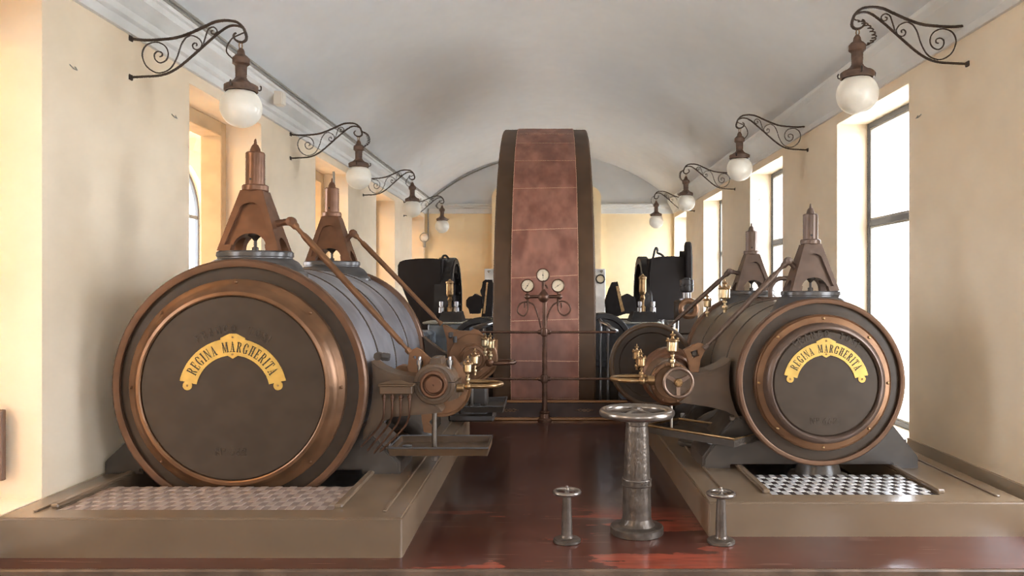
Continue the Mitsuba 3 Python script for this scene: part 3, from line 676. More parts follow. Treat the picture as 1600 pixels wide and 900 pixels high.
part(g2, 'bracket', bev_y(pxpoly([(650, 516), (656, 524), (664, 532), (676, 541), (690, 551), (706, 560), (712, 575), (700, 600), (670, 612), (640, 640)], 7.95).difference(Point(-2.186, ZC).buffer(.91, 48)), 8.02, 8.2, .01), 'machine_paint', 25)
u_handle(g2, P(766, 568, 7.8), P(766, 563, 8.1), .019, 'post_bronze', P(804, 565, 7.9)[0])
part(g2, 'lever_boss', [ball(P(765, 567, 7.8), .04, 12)], 'tower_bronze')
oil_cup(g2, P(766, 562, 7.8), 1.3)
oil_cup(g2, P(758, 556, 7.7), 1.1)
part(g2, 'pedestal', [bx(P(716, 0, 8)[0], P(760, 0, 8)[0], 8.02, 8.3, HL, .62, .02), bx(P(700, 0, 8)[0], P(772, 0, 8)[0], 8.0, 8.35, HL, HL + .08, .02)], 'saddle_paint', 25)
# right front
g3 = thing('valve_gear', 'brown valve gear at the front inner side of the right cylinder with three spoked handwheel', 'valve gear')
yr = 5.98
c3 = P(1048, 597, yr)
br = unary_union([pxpoly([(1180, 500), (1160, 545), (1148, 559), (1132, 571), (1110, 580), (1086, 583), (1060, 575), (1040, 628), (1058, 629), (1107, 636), (1135, 643), (1156, 654), (1185, 690)], yr, .006), Point(c3[0], c3[2]).buffer(.165, 40)]).difference(Point(2.008, ZC).buffer(.625, 64))
part(g3, 'bracket', bev_y(br, yr, yr + .3, .018), 'bracket_paint', 25)
part(g3, 'bearing_ring', lathe([(.16, .01), (.16, -.03), (.152, -.045), (.135, -.05), (.125, -.045), (.12, -.02), (.02, -.02)], c3, (0, 1, 0), 48), 'bronze_ring', 30)
for j in range(8):
    a = j * math.pi / 4 + .3
    part(g3, 'bolt', hexnut(c3 + np.array([.142 * math.cos(a), -.046, .142 * math.sin(a)]), (0, -1, 0), .009, .008), 'tower_bronze')
hw = P(1060, 598, 5.82)
hk = part(g3, 'handwheel', torus(hw, (0, 1, 0), .107, .0125, 48, 12), 'wheel_brown', 60)
for j in range(3):
    a = math.pi / 2 + j * 2 * math.pi / 3 + math.pi
    v = np.array([math.cos(a), 0, math.sin(a)]); w_ = np.array([-math.sin(a), 0, math.cos(a)])
    part(hk, 'spoke', hull([hw + v * r + w_ * q + [0, y, 0] for r, q0, y0 in ((.02, .016, .012), (.103, .012, 0)) for q in (-q0, q0) for y in (y0 - .007, y0 + .007)]), 'wheel_brown', 20)
part(hk, 'hub', [lathe([(.03, .035), (.032, -.01), (.026, -.02), (0, -.02)], hw, (0, 1, 0), 24), hexnut(hw + [0, -.02, 0], (0, -1, 0), .02, .018)], 'old_brass', 25)
part(hk, 'disc', disc(hw + [0, .03, 0], (0, 1, 0), .10, .015), 'bracket_paint')
part(g3, 'shaft', rod(hw, c3, .02), 'polished_iron')
part(g3, 'housing', [lathe([(.02, 0), (.21, 0), (.235, .02), (.235, .16), (.2, .18), (.02, .18)], P(1050, 589, 6.30), (0, 1, 0), 48), lathe([(.16, .12), (.185, .10), (.185, 0), (.17, -.02), (.16, -.02)], P(1050, 589, 6.26), (0, 1, 0), 40)], 'tower_bronze', 25)
lp = pxpoly([(1068, 547), (1091, 535.5), (1098, 537), (1104, 543), (1095, 562), (1092, 582), (1078, 583), (1074, 560)], 6.02, .004)
hx, _, hz = P(1086, 553, 6.02)
lp = lp.difference(affinity.rotate(sbox(hx - .026, hz - .026, hx + .026, hz + .026), 20))
part(g3, 'link_plate', bev_y(lp, 6.02, 6.07, .006), 'copper_plate', False)
part(g3, 'link_block', affinity and bx(hx - .02, hx + .02, 6.05, 6.1, hz - .02, hz + .02, .005), 'saddle_paint', False)
u_handle(g3, P(1020, 595, 5.9), P(1020, 588, 6.2), .018, 'old_brass', P(957, 592, 6.0)[0])
part(g3, 'lever_boss', [disc(P(1012, 594, 5.9), (1, 0, 0), .034, .05), ball(P(1003, 595, 5.9), .03, 12)], 'old_brass')
oil_cup(g3, P(1051, 573, 5.88), 1.32)
oil_cup(g3, P(1002, 590, 5.9), 1.0, 'old_brass')
oil_cup(g3, P(995, 578, 6.2), 1.0, 'old_brass')
part(g3, 'drip_pipe', tube([P(1049, 634, 6.0), P(1049, 668, 6.0)], .012, 8, curve=False), 'polished_iron')
part(g3, 'flange_stub', [bx(*sorted([P(1137, 0, 6.1)[0], P(1144, 0, 6.1)[0]]), 6.0, 6.06, P(0, 658, 6)[2], P(0, 651, 6)[2], .005), rod(P(1144, 654, 6.05), P(1162, 656, 6.05), .02)], 'polished_iron')
# right rear: the wrist disc
g4 = thing('wrist_disc', 'large flat brown iron disc with rounded rim behind the right handwheel', 'disc')
cdisc = P(1018, 570, 7.4)
part(g4, 'plate', lathe([(.0005, .01), (.30, .01), (.31, .0), (.36, 0)], cdisc, (0, 1, 0), 72), 'machine_paint', 20)
part(g4, 'rim', torus(cdisc + [0, .02, 0], (0, 1, 0), .375, .027, 72, 14), 'bracket_paint', 60)
part(g4, 'back', disc(cdisc + [0, .03, 0], (0, 1, 0), .36, .1), 'machine_paint')
part(g4, 'pedestal', [bx(cdisc[0] + .06, cdisc[0] + .25, 7.52, 7.85, HR, .75, .03), bx(cdisc[0] + .06, cdisc[0] + .33, 7.45, 7.95, HR, .3, .02)], 'saddle_paint', 25)
# left-side layshaft and the right one
single('lay_shaft', rod(P(690, 606, 6.08), (c2[0], 7.88, c2[2] + .02), .04, n=20), 'polished_iron', 'bright round shaft running back from the left front valve gear', 'shaft')
single('lay_shaft', rod((c3[0], 6.5, c3[2]), (c3[0], 7.40, c3[2] - .01), .045, n=20), 'polished_iron', 'round shaft running back from the right handwheel to the large disc', 'shaft')
# drip trays
def tray(label, x0, x1, y0, y1, z, post, m='saddle_paint'):
    k = thing('drip_tray', label, 'drip tray')
    h = .06
    part(k, 'pan', [bx(x0, x1, y0, y1, z, z + .012), hull([(x0 - .02, y0 - .02, z + h), (x1 + .02, y0 - .02, z + h), (x0, y0, z), (x1, y0, z), (x0 - .012, y0 - .01, z + h), (x1 + .012, y0 - .01, z + h)]),
                    bx(x0 - .012, x1 + .012, y1, y1 + .01, z, z + h), bx(x0 - .012, x0, y0, y1, z, z + h), bx(x1, x1 + .012, y0, y1, z, z + h)], m, False)
    part(k, 'rim', [tube([(x0 - .015, y0 - .015, z + h), (x1 + .015, y0 - .015, z + h), (x1 + .015, y1 + .01, z + h), (x0 - .015, y1 + .01, z + h), (x0 - .015, y0 - .015, z + h)], .008, 8, curve=False)], 'bonnet_steel', 60)
    px, py, pz = post
    part(k, 'post', [rod((px, py, z - .03), (px, py, pz), .018), lathe([(.03, 0), (.03, .02), (.02, .03)], (px, py, z + .012), (0, 0, 1), 14)], 'polished_iron')
    part(k, 'nut', hexnut((px, py, z - .05), (0, 0, 1), .026, .04), 'polished_iron', 20)
    part(k, 'spout', lathe([(0, 0), (.035, 0), (.035, .04), (0, .045)], (x0 + .1, (y0 + y1) / 2 - .1, z + .012), (0, 0, 1), 16), 'bright_steel')
    return k
tray('brown iron drip tray hanging under the left front valve gear', P(617, 0, 5.9)[0], P(762, 0, 5.9)[0], 5.74, 6.2, .375, (P(679, 0, 5.80)[0], 5.80, .70), 'bracket_paint')
tray('dark iron drip tray under the left rear valve gear beside the flywheel curb', P(733, 0, 8.1)[0], P(788, 0, 8.1)[0], 7.7, 8.35, .385, (P(737, 0, 8.0)[0], 8.0, .60))
k = thing('drip_tray', 'brown iron drip tray with a bright edge under the right handwheel', 'drip tray')
pa, pb = np.array([.78, 6.32]), np.array([1.36, 5.73])
nn = np.array([.707, .707])
quad = [pa, pb, pb + nn * .45, pa + nn * .45]
part(k, 'pan', ext_z(Polygon(quad), .44, .455), 'saddle_paint', False)
part(k, 'rim', tube([(*q, .50) for q in quad + quad[:1]], .010, 8, curve=False), 'old_brass')
part(k, 'side', [hull([(*quad[i], .44), (*quad[(i + 1) % 4], .44), (*quad[i], .50), (*quad[(i + 1) % 4], .50), (quad[i][0] + .004, quad[i][1] + .004, .44), (quad[(i + 1) % 4][0] + .004, quad[(i + 1) % 4][1] + .004, .50)]) for i in range(4)], 'saddle_paint', False)
# exhaust pipes below the left bracket
part(cl, 'exhaust_pipe', [tube([(-1.50, 6.75, .62), (-1.22, 6.7, .5), (-1.06, 6.65, .36), (-1.04, 6.65, HL)], .10, 20), disc((-1.04, 6.65, HL), (0, 0, 1), .14, .04)], 'saddle_paint', 50)
part(cr, 'exhaust_pipe', [tube([(1.62, 6.9, .5), (1.42, 6.9, .42), (1.30, 6.9, .32), (1.28, 6.9, HR)], .09, 20), disc((1.28, 6.9, HR), (0, 0, 1), .14, .04)], 'saddle_paint', 50)
# lubricators on the right cylinder's shoulder
for (x, y, zz, s) in ((1.62, 7.2, 1.385, 1.5), (1.56, 7.7, 1.33, 1.1)):
    oil_cup(cr, (x, y, zz), s)
part(cr, 'relief_valve', [tube([(2.0, 7.05, 1.51), (2.0, 7.05, 1.62), (2.06, 7.05, 1.69), (2.16, 7.05, 1.70)], .022, 10), lathe([(.05, 0), (.05, .02), (.03, .03), (.03, .13), (.05, .15), (.05, .19), (0, .20)], (2.20, 7.05, 1.50), (0, 0, 1), 18), bx(1.9, 2.3, 6.95, 7.2, 1.47, 1.53, .015)], 'tower_brown', 40)

# ------------------------------------------------------------------ valve stands in the middle of the floor
def stand(label, x, y, h, rw, rt, rb, base_r, big):
    k = thing('valve_stand', label, 'valve stand', 'valve stands on the red floor')
    s = h / .79
    bt = .05 if big else .024
    part(k, 'base', lathe([(0, 0), (base_r - .003, 0), (base_r, .004), (base_r, bt - .008), (base_r - .01, bt), (rb * 1.25, bt + .004), (rb * 1.12, bt + .02 * s), (rb, bt + .05 * s)], (x, y, 0), (0, 0, 1), 48), 'grey_iron', 30)
    part(k, 'column', lathe([(rb, bt + .03 * s), (rb * .98, .2 * s), (rt * 1.08, h - .12 * s), (rt, h - .085 * s), (rt * 1.08, h - .08 * s), (rt * 1.08, h - .03 * s), (rt * .8, h - .025 * s), (0, h - .025 * s)], (x, y, 0), (0, 0, 1), 40), 'grey_iron', 30)
    rr = rw * (.115 if big else .15)
    z = h
    wk = part(k, 'handwheel', torus((x, y, z), (0, 0, 1), rw - rr, rr, 56, 12), 'polished_iron', 60)
    for j in range(5 if big else 3):
        a = j * 2 * math.pi / (5 if big else 3) + .35
        v = np.array([math.cos(a), math.sin(a), 0]); w_ = np.array([-math.sin(a), math.cos(a), 0])
        o = np.array([x, y, z])
        part(wk, 'spoke', hull([o + v * r + w_ * q + [0, 0, dz] for r, q0, z0 in ((rw * .1, rw * .075, .012), (rw - rr * 1.3, rw * .05, 0)) for q in (-q0, q0) for dz in (z0 - .006, z0 + .006)]), 'polished_iron', 20)
    part(wk, 'hub', [lathe([(rw * .17, -.03 * s), (rw * .17, .018), (rw * .13, .026), (0, .026)], (x, y, z), (0, 0, 1), 24), hexnut((x, y, z + .024), (0, 0, 1), rw * .10, .016)], 'polished_iron', 25)
    if big:
        zc, rc = .335, rb * .98 + (rt * 1.08 - rb * .98) * (.335 - .2) / (.67 - .2)
        part(k, 'collar_band', lathe([(rc * .95, -.024), (rc + .008, -.024), (rc + .010, -.018), (rc + .007, -.016), (rc + .007, .016), (rc + .010, .018), (rc + .008, .024), (rc * .95, .024)], (x, y, zc), (0, 0, 1), 40), 'grey_iron', 25)
        ms = []
        for ch, deg in (('I', -6), ('O', 14), ('N', 30), ('O', 48)):
            g_, w_ = sans(ch)
            m = ext_y(affinity.translate(affinity.scale(g_, .024, .024, origin=(0, 0)), -w_ * .012, zc - .012), -rc - .010, -rc - .004)
            m.apply_transform(trimesh.transformations.rotation_matrix(math.radians(deg), [0, 0, 1]))
            m.apply_translation([x, y, 0])
            ms.append(m)
        part(k, 'raised_letters', ms, 'grey_iron', False)
    return k
stand('tall iron valve stand with a large handwheel in the middle of the red floor', .577, 5.137, .79, .248, .070, .095, .175, True)
stand('small knee high valve stand left of the tall one', .113, 4.95, .315, .092, .026, .036, .088, False)
stand('small knee high valve stand at the corner of the right plinth', 1.085, 4.93, .310, .092, .026, .036, .088, False)

# ------------------------------------------------------------------ flywheel with its belt, curb and gauge stand
fw = thing('flywheel', 'huge flywheel with a reddish leather belt standing in the middle of the hall', 'flywheel')
FX, FY, FR, FW = -.06, 13.03, 3.28, 1.29
o = (FX, FY, ZC)
part(fw, 'rim', lathe([(FR - .3, -FW / 2), (FR - .02, -FW / 2), (FR, -FW / 2 + .02), (FR, FW / 2 - .02), (FR - .02, FW / 2), (FR - .3, FW / 2)], o, (1, 0, 0), 200, closed=True), 'wheel_rim_paint', 30)
for j in range(8):
    a = j * math.pi / 4 + .2
    v = np.array([0, math.cos(a), math.sin(a)])
    part(fw, 'spoke', tube([np.array(o) + v * .4, np.array(o) + v * 1.6, np.array(o) + v * 2.99], [.17, .14, .12], 12, curve=False), 'machine_paint', 60)
part(fw, 'hub', lathe([(.2, -.6), (.45, -.6), (.5, -.5), (.5, .5), (.45, .6), (.2, .6)], o, (1, 0, 0), 40, closed=True), 'machine_paint')
bw = .845
rng = random.Random(4)
cuts = [math.radians(d) for d in (-30, -12.0, -3.6, 5.0, 14.5, 26.0, 38.0, 48.5, 58.0, 66.0, 74.0, 83, 95, 110)]
def belt_arc(a0, a1, x0, x1, r, skew0=0, skew1=0, n=10):
    v, f = [], []
    for i in range(n + 1):
        t = i / n
        for (x, rr, e) in ((x0, FR, 0), (x0, r, 0), (x1, r, 1), (x1, FR, 1)):
            a = (a0 + (skew0 if e else 0)) * (1 - t) + (a1 + (skew1 if e else 0)) * t
            v.append([x, FY - rr * math.cos(a), ZC + rr * math.sin(a)])
    for i in range(n):
        for j in range(3):
            f.append([i * 4 + j, i * 4 + j + 1, i * 4 + j + 5, i * 4 + j + 4])
    f += [[0, 3, 2, 1], [n * 4, n * 4 + 1, n * 4 + 2, n * 4 + 3]]
    return tm(v, f)
x0, x1 = FX - bw / 2 + .005, FX + bw / 2 + .005
sk = [0, 0, rng.uniform(-.004, .004)] + [.008, .012, .010, .006, 0.002, .003, 0, 0, 0, 0, 0]
for j in range(len(cuts) - 1):
    part(fw, 'belt_panel', belt_arc(cuts[j], cuts[j + 1], x0, x1, FR + .016 + .0015 * (j % 2), sk[j], sk[j + 1]), 'belt_leather', 30)
    part(fw, 'belt_seam', belt_arc(cuts[j] - .0016, cuts[j] + .0016, x0, x1, FR + .019, sk[j], sk[j], 1), 'belt_seam', False)
part(fw, 'belt_edge', [belt_arc(cuts[0], cuts[-1], x - .004, x + .004, FR + .019, n=60) for x in (x0, x1)], 'belt_seam', 30)
single('crank_shaft', rod((-2.3, FY, ZC), (2.2, FY, ZC), .2, n=28), 'machine_paint', 'thick dark shaft through the hub of the flywheel', 'shaft')

cb = thing('flywheel_curb', 'low dark wooden curb across the floor in front of the flywheel', 'curb')
yc = 9.55
part(cb, 'board', bx(-1.02, .95, yc, yc + .06, 0, .215, .006), 'curb_wood', False)
part(cb, 'top_rail', bx(-1.03, .96, yc - .012, yc + .075, .215, .235, .006), 'curb_edge', False)
part(cb, 'foot_rail', bx(-1.03, .96, yc - .03, yc + .02, 0, .035, .008), 'curb_edge', False)
def ornament(cx, cz):
    ms = [torus((cx, yc - .002, cz), (0, 1, 0), .016, .004, 20, 6), ball((cx, yc - .002, cz), .006, 6)]
    for s in (-1, 1):
        ms.append(tube([(cx + s * .02, yc - .002, cz), (cx + s * .045, yc - .002, cz + .018), (cx + s * .06, yc - .002, cz), (cx + s * .045, yc - .002, cz - .018), (cx + s * .02, yc - .002, cz)], .0035, 6))
        ms.append(tube([(cx + s * .055, yc - .002, cz + .014), (cx + s * .075, yc - .002, cz), (cx + s * .055, yc - .002, cz - .014)], .0035, 6))
        ms.append(tube([(cx + s * .07, yc - .002, cz + .010), (cx + s * .085, yc - .002, cz), (cx + s * .105, yc - .002, cz)], .003, 6))
    return ms
for px in (797, 913):
    part(cb, 'ornament', ornament(P(px, 0, yc)[0], P(0, 641, yc)[2]), 'bronze_ring')

gs = thing('gauge_stand', 'slender bronze gauge stand with three round white dials in front of the flywheel', 'gauge stand')
yg, xg = 9.42, P(851, 0, 9.42)[0]
G_ = lambda px, py: P(px, py, yg)
part(gs, 'base', lathe([(0, 0), (.085, 0), (.085, .03), (.06, .05), (.05, .10), (.065, .115), (.065, .125), (.04, .135)], (xg, yg, 0), (0, 0, 1), 28), 'post_bronze')
part(gs, 'post', lathe([(.031, .1), (.028, 1.0), (.026, G_(0, 468)[2])], (xg, yg, 0), (0, 0, 1), 24), 'post_bronze')
part(gs, 'finial', lathe([(.024, -.065), (.036, -.06), (.056, -.042), (.066, -.018), (.066, .008), (.058, .03), (.040, .055), (.028, .07), (.022, .085), (.015, .095), (.015, .2), (0, .2)], G_(849.5, 464) , (0, 0, 1), 28), 'post_bronze')
part(gs, 'cross_arm', [tube([G_(824, 463.5), G_(874, 463.5)], .020, 12, curve=False), ball(G_(824, 463.5), .036, 12), ball(G_(874, 463.5), .036, 12)], 'post_bronze')
for px, py in ((849.5, 519), (849.5, 592)):
    part(gs, 'rail_joint', [lathe([(.03, -.05), (.042, -.04), (.048, 0), (.042, .04), (.03, .05)], G_(px + 1, py), (0, 0, 1), 20), lathe([(.013, -.08), (.027, -.07), (.027, .07), (.013, .08)], G_(px + 1, py), (1, 0, 0), 16)], 'post_bronze')
for py, xa, xb in ((519, 750, 962), (592, 748, 958)):
    part(gs, 'rail', rod(G_(xa, py), G_(xb, py), .014), 'post_bronze')
for i, (px, py, ang) in enumerate(((824.3, 446.5, 58), (848.3, 430, 93), (871.8, 446.5, 36))):
    c = G_(px, py)
    u = part(gs, 'gauge', lathe([(0, .04), (.072, .04), (.08, .03), (.083, -.005), (.08, -.018), (.072, -.022), (.069, -.016), (.069, .0)], c, (0, 1, 0), 36), 'post_bronze')
    part(u, 'dial', disc(c + [0, -.012, 0], (0, 1, 0), .0695, .008), 'dial_face')
    a = math.radians(ang)
    tck = [bx(-.0012, .0012, -.0005, .0005, .054, .063).apply_transform(trimesh.transformations.rotation_matrix(t, [0, 1, 0])).apply_translation(c + [0, -.0128, 0]) for t in np.linspace(-2.3, 2.3, 13)]
    dv = np.array([math.cos(a), 0, math.sin(a)])
    part(u, 'needle', [tube([c + [0, -.0135, 0] - dv * .045, c + [0, -.0135, 0] + dv * .052], [.0030, .0014], 6, curve=False), disc(c + [0, -.016, 0], (0, 1, 0), .008, .004)] + tck, 'letter_ink')
    part(u, 'stem', tube([c - [0, 0, .08], G_(px + (0 if i == 1 else (.5 if i == 0 else 1)), 463)], .014, 8, curve=False), 'post_bronze')
part(gs, 'cock_handle', tube([G_(849, 447), G_(853, 446), G_(855.5, 451)], .010, 8), 'post_bronze')
for s, pts in ((0, [(824.5, 478), (824.5, 484), (822, 490), (817.5, 493.5), (811, 490), (808.5, 484), (811, 476.5), (817, 472.5), (825, 472), (833, 476), (838, 485), (842.5, 500), (845, 512)]), (1, [(872, 478), (872.5, 484), (876, 490), (882, 493), (889, 489), (891.5, 482), (888, 475), (881, 471), (872, 472), (864, 477), (858, 487), (854.5, 500), (853, 512)])):
    part(gs, 'siphon_pipe', tube([G_(*p) for p in pts], .0095, 8), 'post_bronze', 60)
    part(gs, 'siphon_cock', [tube([G_(pts[0][0] - (0 if s == 0 else .3), 466), G_(*pts[0])], .014, 8, curve=False), tube([G_(819.5 if s == 0 else 877, 473), G_(819.5 if s == 0 else 877.5, 481)], .009, 8, curve=False)], 'post_bronze')

# ------------------------------------------------------------------ crank pits: guards, bearings, engine beds
def crank_side(s, nm, d):
    """s = -1 left, 1 right"""
    return
dg = 12.5
k = thing('crank_guard', 'black sheet metal hood over the left crank, with rounded shoulder', 'crank guard')
g = Polygon([(P(x, y, dg)[0], P(x, y, dg)[2]) for x, y in ((621, 430), (621, 415), (624, 409), (632, 406), (650, 404), (674, 403.5), (690, 405), (692, 500), (690, 520), (652, 520), (648, 492), (640, 478), (632, 460))])
part(k, 'hood', bev_y(g.buffer(.04).buffer(-.04), dg, dg + 1.3, .03), 'dull_black', 25)
part(k, 'shell', lathe([(.72, -.25), (.80, -.25), (.80, 0), (.78, .03), (.70, .03), (.70, -.22)], (P(703, 0, dg)[0], dg + .72, P(0, 470, dg)[2] - .08), (1, 0, 0), 64, closed=True), 'black_paint', 30)
part(k, 'end_disc', lathe([(.70, .0), (.68, -.05), (.15, -.05), (.14, .0), (0, 0)], (P(703, 0, dg)[0] - .02, dg + .72, P(0, 470, dg)[2] - .08), (1, 0, 0), 48), 'dull_black')
for j in range(20):
    a = j * 2 * math.pi / 20
    part(k, 'rib', hull([[P(703, 0, dg)[0] + x, dg + .72 + r * math.cos(a) + q * -math.sin(a), P(0, 470, dg)[2] - .08 + r * math.sin(a) + q * math.cos(a)] for x in (-.03, .01) for r in (.55, .71) for q in (-.02, .02)]), 'black_paint', False)
part(k, 'lifting_eye', tube([P(690, 405, dg + .3), P(692, 401, dg + .3), P(695, 399, dg + .3), P(698.5, 401, dg + .3), P(701, 405, dg + .3)], .018, 8), 'black_paint')
k = thing('crank_guard', 'black sheet metal hood over the right crank with a round plate on its end', 'crank guard')
g = Polygon([(P(x, y, dg)[0], P(x, y, dg)[2]) for x, y in ((1015, 404), (1030, 401), (1050, 400), (1070, 401), (1072, 430), (1073, 500), (1018, 500), (1012, 490), (1012, 430))])
part(k, 'hood', bev_y(g.buffer(.03).buffer(-.03), dg, dg + 1.3, .03), 'dull_black', 25)
part(k, 'shell', lathe([(.62, -.03), (.74, -.03), (.74, .1), (.72, .12), (.62, .12)], (P(1008, 0, dg)[0], dg + .72, P(0, 470, dg)[2]), (1, 0, 0), 64, closed=True), 'black_paint', 30)
part(k, 'end_disc', lathe([(.1, -.04), (.40, -.04), (.42, -.02), (.42, .04), (.40, .06), (0, .06)], (P(1079, 0, dg)[0], dg + .3, P(0, 417, dg)[2]), (1, -.12, 0), 48), 'dull_black')
part(k, 'end_boss', lathe([(.30, -.12), (.30, -.04), (0, -.04)], (P(1079, 0, dg)[0], dg + .3, P(0, 420, dg)[2]), (1, -.12, 0), 32), 'dull_black')
part(k, 'lifting_eye', tube([P(1020, 405, dg + .2), P(1022, 396, dg + .2), P(1024.5, 388, dg + .2), P(1027, 389, dg + .2), P(1027.5, 395, dg + .2), P(1032, 397, dg + .2), P(1037, 401, dg + .2)], .018, 8), 'black_paint')
def bearing(label, pl, pr, d, cupx, cuptop, boltx):
    k = thing('main_bearing', label, 'bearing')
    xa, xb = P(pl, 0, d)[0], P(pr, 0, d)[0]
    zt = P(0, 487, d)[2]
    part(k, 'cap', hull([[x, y, z] for x, y, z in ((xa, d, zt - .15), (xb, d, zt - .15), (xa + .05, d + .06, zt), (xb - .03, d + .06, zt), (xa, d + .6, zt - .15), (xb, d + .6, zt - .15), (xa + .05, d + .5, zt), (xb - .03, d + .5, zt))]), 'black_paint', False)
    part(k, 'base', [bx(xa - .22, xb + .05, d - .02, d + .7, zt - .18, zt - .15, .008)], 'slab_paint', False)
    part(k, 'block', bx(xa - .15, xb + .02, d + .02, d + .65, 0, zt - .18, .02), 'blue_grey_paint', False)
    for bxp in boltx:
        c = P(bxp, 487, d + .1); c[2] = zt
        part(k, 'stud', [lathe([(.044, -.02), (.044, .055), (.036, .065), (.026, .068), (.026, .08), (.036, .085), (.036, .145), (0, .15)], c, (0, 0, 1), 16)], 'bright_steel')
    c = P(cupx, 487, d + .1); c[2] = zt
    H = P(0, cuptop, d)[2] - zt
    q = [(.045, 0), (.045, .06), (.026, .08), (.026, .15), (.04, .18), (.026, .22), (.045, .24), (.055, .27), (.055, .43), (.062, .44), (.062, .46), (.034, .475), (.015, .49), (.015, .5), (0, .5)]
    part(k, 'oil_cup', lathe([(a, b * H / .5) for a, b in q], c, (0, 0, 1), 20), 'old_brass')
    return k
bearing('dark main bearing left of the flywheel with a tall brass oil cup and bright studs', 684, 721, 11.3, 703, 436, (690, 713))
bearing('dark main bearing right of the flywheel with a tall brass oil cup and bright studs', 986, 1028, 11.3, 1004, 428, (1000, 1020))
# engine beds running back from the cylinders
k = single('engine_bed', [bx(-2.55, -1.60, 8.66, 11.2, 0, .80, .04), bx(-2.3, -1.62, 8.66, 11.2, .80, 1.02, .04)], 'blue_grey_paint', 'blue grey iron bed running from the left cylinder back to its crank', 'engine bed', smooth=20)
k = single('engine_bed', [bx(1.45, 2.5, 8.66, 11.2, 0, .80, .04), bx(1.4, 2.3, 8.66, 11.2, .80, .98, .04)], 'saddle_paint', 'dark iron bed running from the right cylinder back to its crank', 'engine bed', smooth=20)
# dark machinery next to the wheel
def eccentric(label, s, pxs):
    k = thing('eccentric_gear', label, 'eccentric gear')
    d = 11.6
    part(k, 'strap', bev_y(pxpoly(pxs['strap'], d), d, d + .18, .01), 'dull_black', False)
    part(k, 'wear_strip', bev_y(pxpoly(pxs['strip'], d - .02), d - .02, d, .003), 'old_brass', False)
    part(k, 'coupling', [bev_y(pxpoly(pxs['block'], d), d + .55, d + .9, .015)], 'dull_black', 25)
    c = P(pxs['arc'][0], pxs['arc'][1], d - 1.0)
    ra = pxs['arc'][2]
    part(k, 'guard', lathe([(0.001, .03), (ra - .08, .03), (ra - .07, 0), (ra - .01, 0), (ra, .01), (ra, .38), (0.001, .38)], c, (0, 1, 0), 56), 'black_paint', 30)
    part(k, 'foot', [bx(c[0] - .2, c[0] + .2, c[1] + .05, c[1] + .3, 0, c[2] - .1, .02)], 'machine_paint', False)
    return k
eccentric('black eccentric gear squeezed between the left bearing and the flywheel', -1, {
    'strap': [(754, 440), (758, 437), (768, 437), (770, 445), (768, 495), (752, 495), (755, 470), (750, 455), (753, 448)],
    'strip': [(760, 441), (762.5, 441), (758, 490), (754.5, 490)], 'block': [(722, 470), (727, 464), (732, 463), (736, 459.5), (742, 463), (748, 465), (750, 482), (744, 485), (743, 492), (728, 492), (726, 484), (722, 480)], 'arc': (750, 545, .42)})
eccentric('black eccentric gear squeezed between the right bearing and the flywheel', 1, {
    'strap': [(957, 441), (965, 440), (968, 452), (978, 490), (966, 494), (948, 495), (946, 470), (952, 452)],
    'strip': [(962, 447), (966, 447), (976, 486), (971, 488)], 'block': [(976, 466), (980, 463), (988, 459.5), (994, 463), (1000, 466), (1002, 492), (978, 492)], 'arc': (944, 532, .37)})
# hand rails beside the flywheel
k = thing('hand_rail', 'bright steel hand rail bending down at the right of the flywheel', 'hand rail')
yh = 9.9
part(k, 'bar', tube([P(937, 500, yh + .5), P(941, 505, yh + .3), P(949, 508, yh + .1), (P(955, 513, yh)), P(963, 517, yh), P(961, 520, yh)], .028, 10), 'bright_steel', 60)
for px, top in ((938.5, 505), (950, 508)):
    part(k, 'post', rod([P(px, 0, yh + .2)[0], yh + .2, 0], P(px, top, yh + .2), .020), 'bright_steel')
k = thing('hand_rail', 'short bright steel hand rail at the left of the flywheel', 'hand rail')
part(k, 'bar', tube([P(737, 515, 9.7), P(750, 510.5, 9.9), P(771, 504, 10.2)], .034, 10, curve=False), 'bright_steel', 60)
part(k, 'post', rod([P(757, 0, 10)[0], 10, 0], P(757, 509, 10), .020), 'bright_steel')
# things on the right engine bed
k = thing('specimen_jar', 'small clear glass jar on the right engine bed beside the copper ring', 'jar')
cj = P(1045, 499, 9.5); cj[2] = 1.02
part(k, 'glass', lathe([(.115, 0), (.12, .02), (.12, .21)], cj, (0, 0, 1), 28), 'jar_glass', 40)
part(k, 'contents', lathe([(0, .005), (.105, .005), (.105, .10), (.06, .115), (0, .11)], cj, (0, 0, 1), 20), 'reveal_stone', 30)
single('jar_shelf', bx(1.42, 2.3, 8.9, 10.6, .98, 1.02, .008), 'machine_paint', 'dark ledge on the right engine bed carrying the jar and the copper ring', 'ledge', smooth=False)
single('copper_ring', torus(P(1076, 482, 9.4), (.15, 1, 0), .093, .035, 40, 12), 'bronze_ring', 'fat copper ring standing upright behind the right push rods', 'ring', smooth=60)
k = thing('governor_pot', 'dark cylindrical governor pot with bright neck behind the copper ring', 'governor')
cg = P(1073, 468, 10.2)
part(k, 'pot', lathe([(0, .285), (.04, .28), (.05, .265), (.085, .258), (.09, .25), (.09, .20), (.094, .195), (.094, .185), (.09, .18), (.09, .12), (.08, .10), (.05, .09), (.05, .05)], cg, (0, 0, 1), 36), 'black_paint')
part(k, 'neck', lathe([(.055, .095), (.055, .02), (.10, .01), (.10, -.04), (.09, -.05), (.09, -.2)], cg, (0, 0, 1), 28), 'bright_steel')
part(k, 'base', bx(cg[0] - .14, cg[0] + .12, 10.05, 10.4, 1.02, cg[2] - .01, .02), 'machine_paint', False)
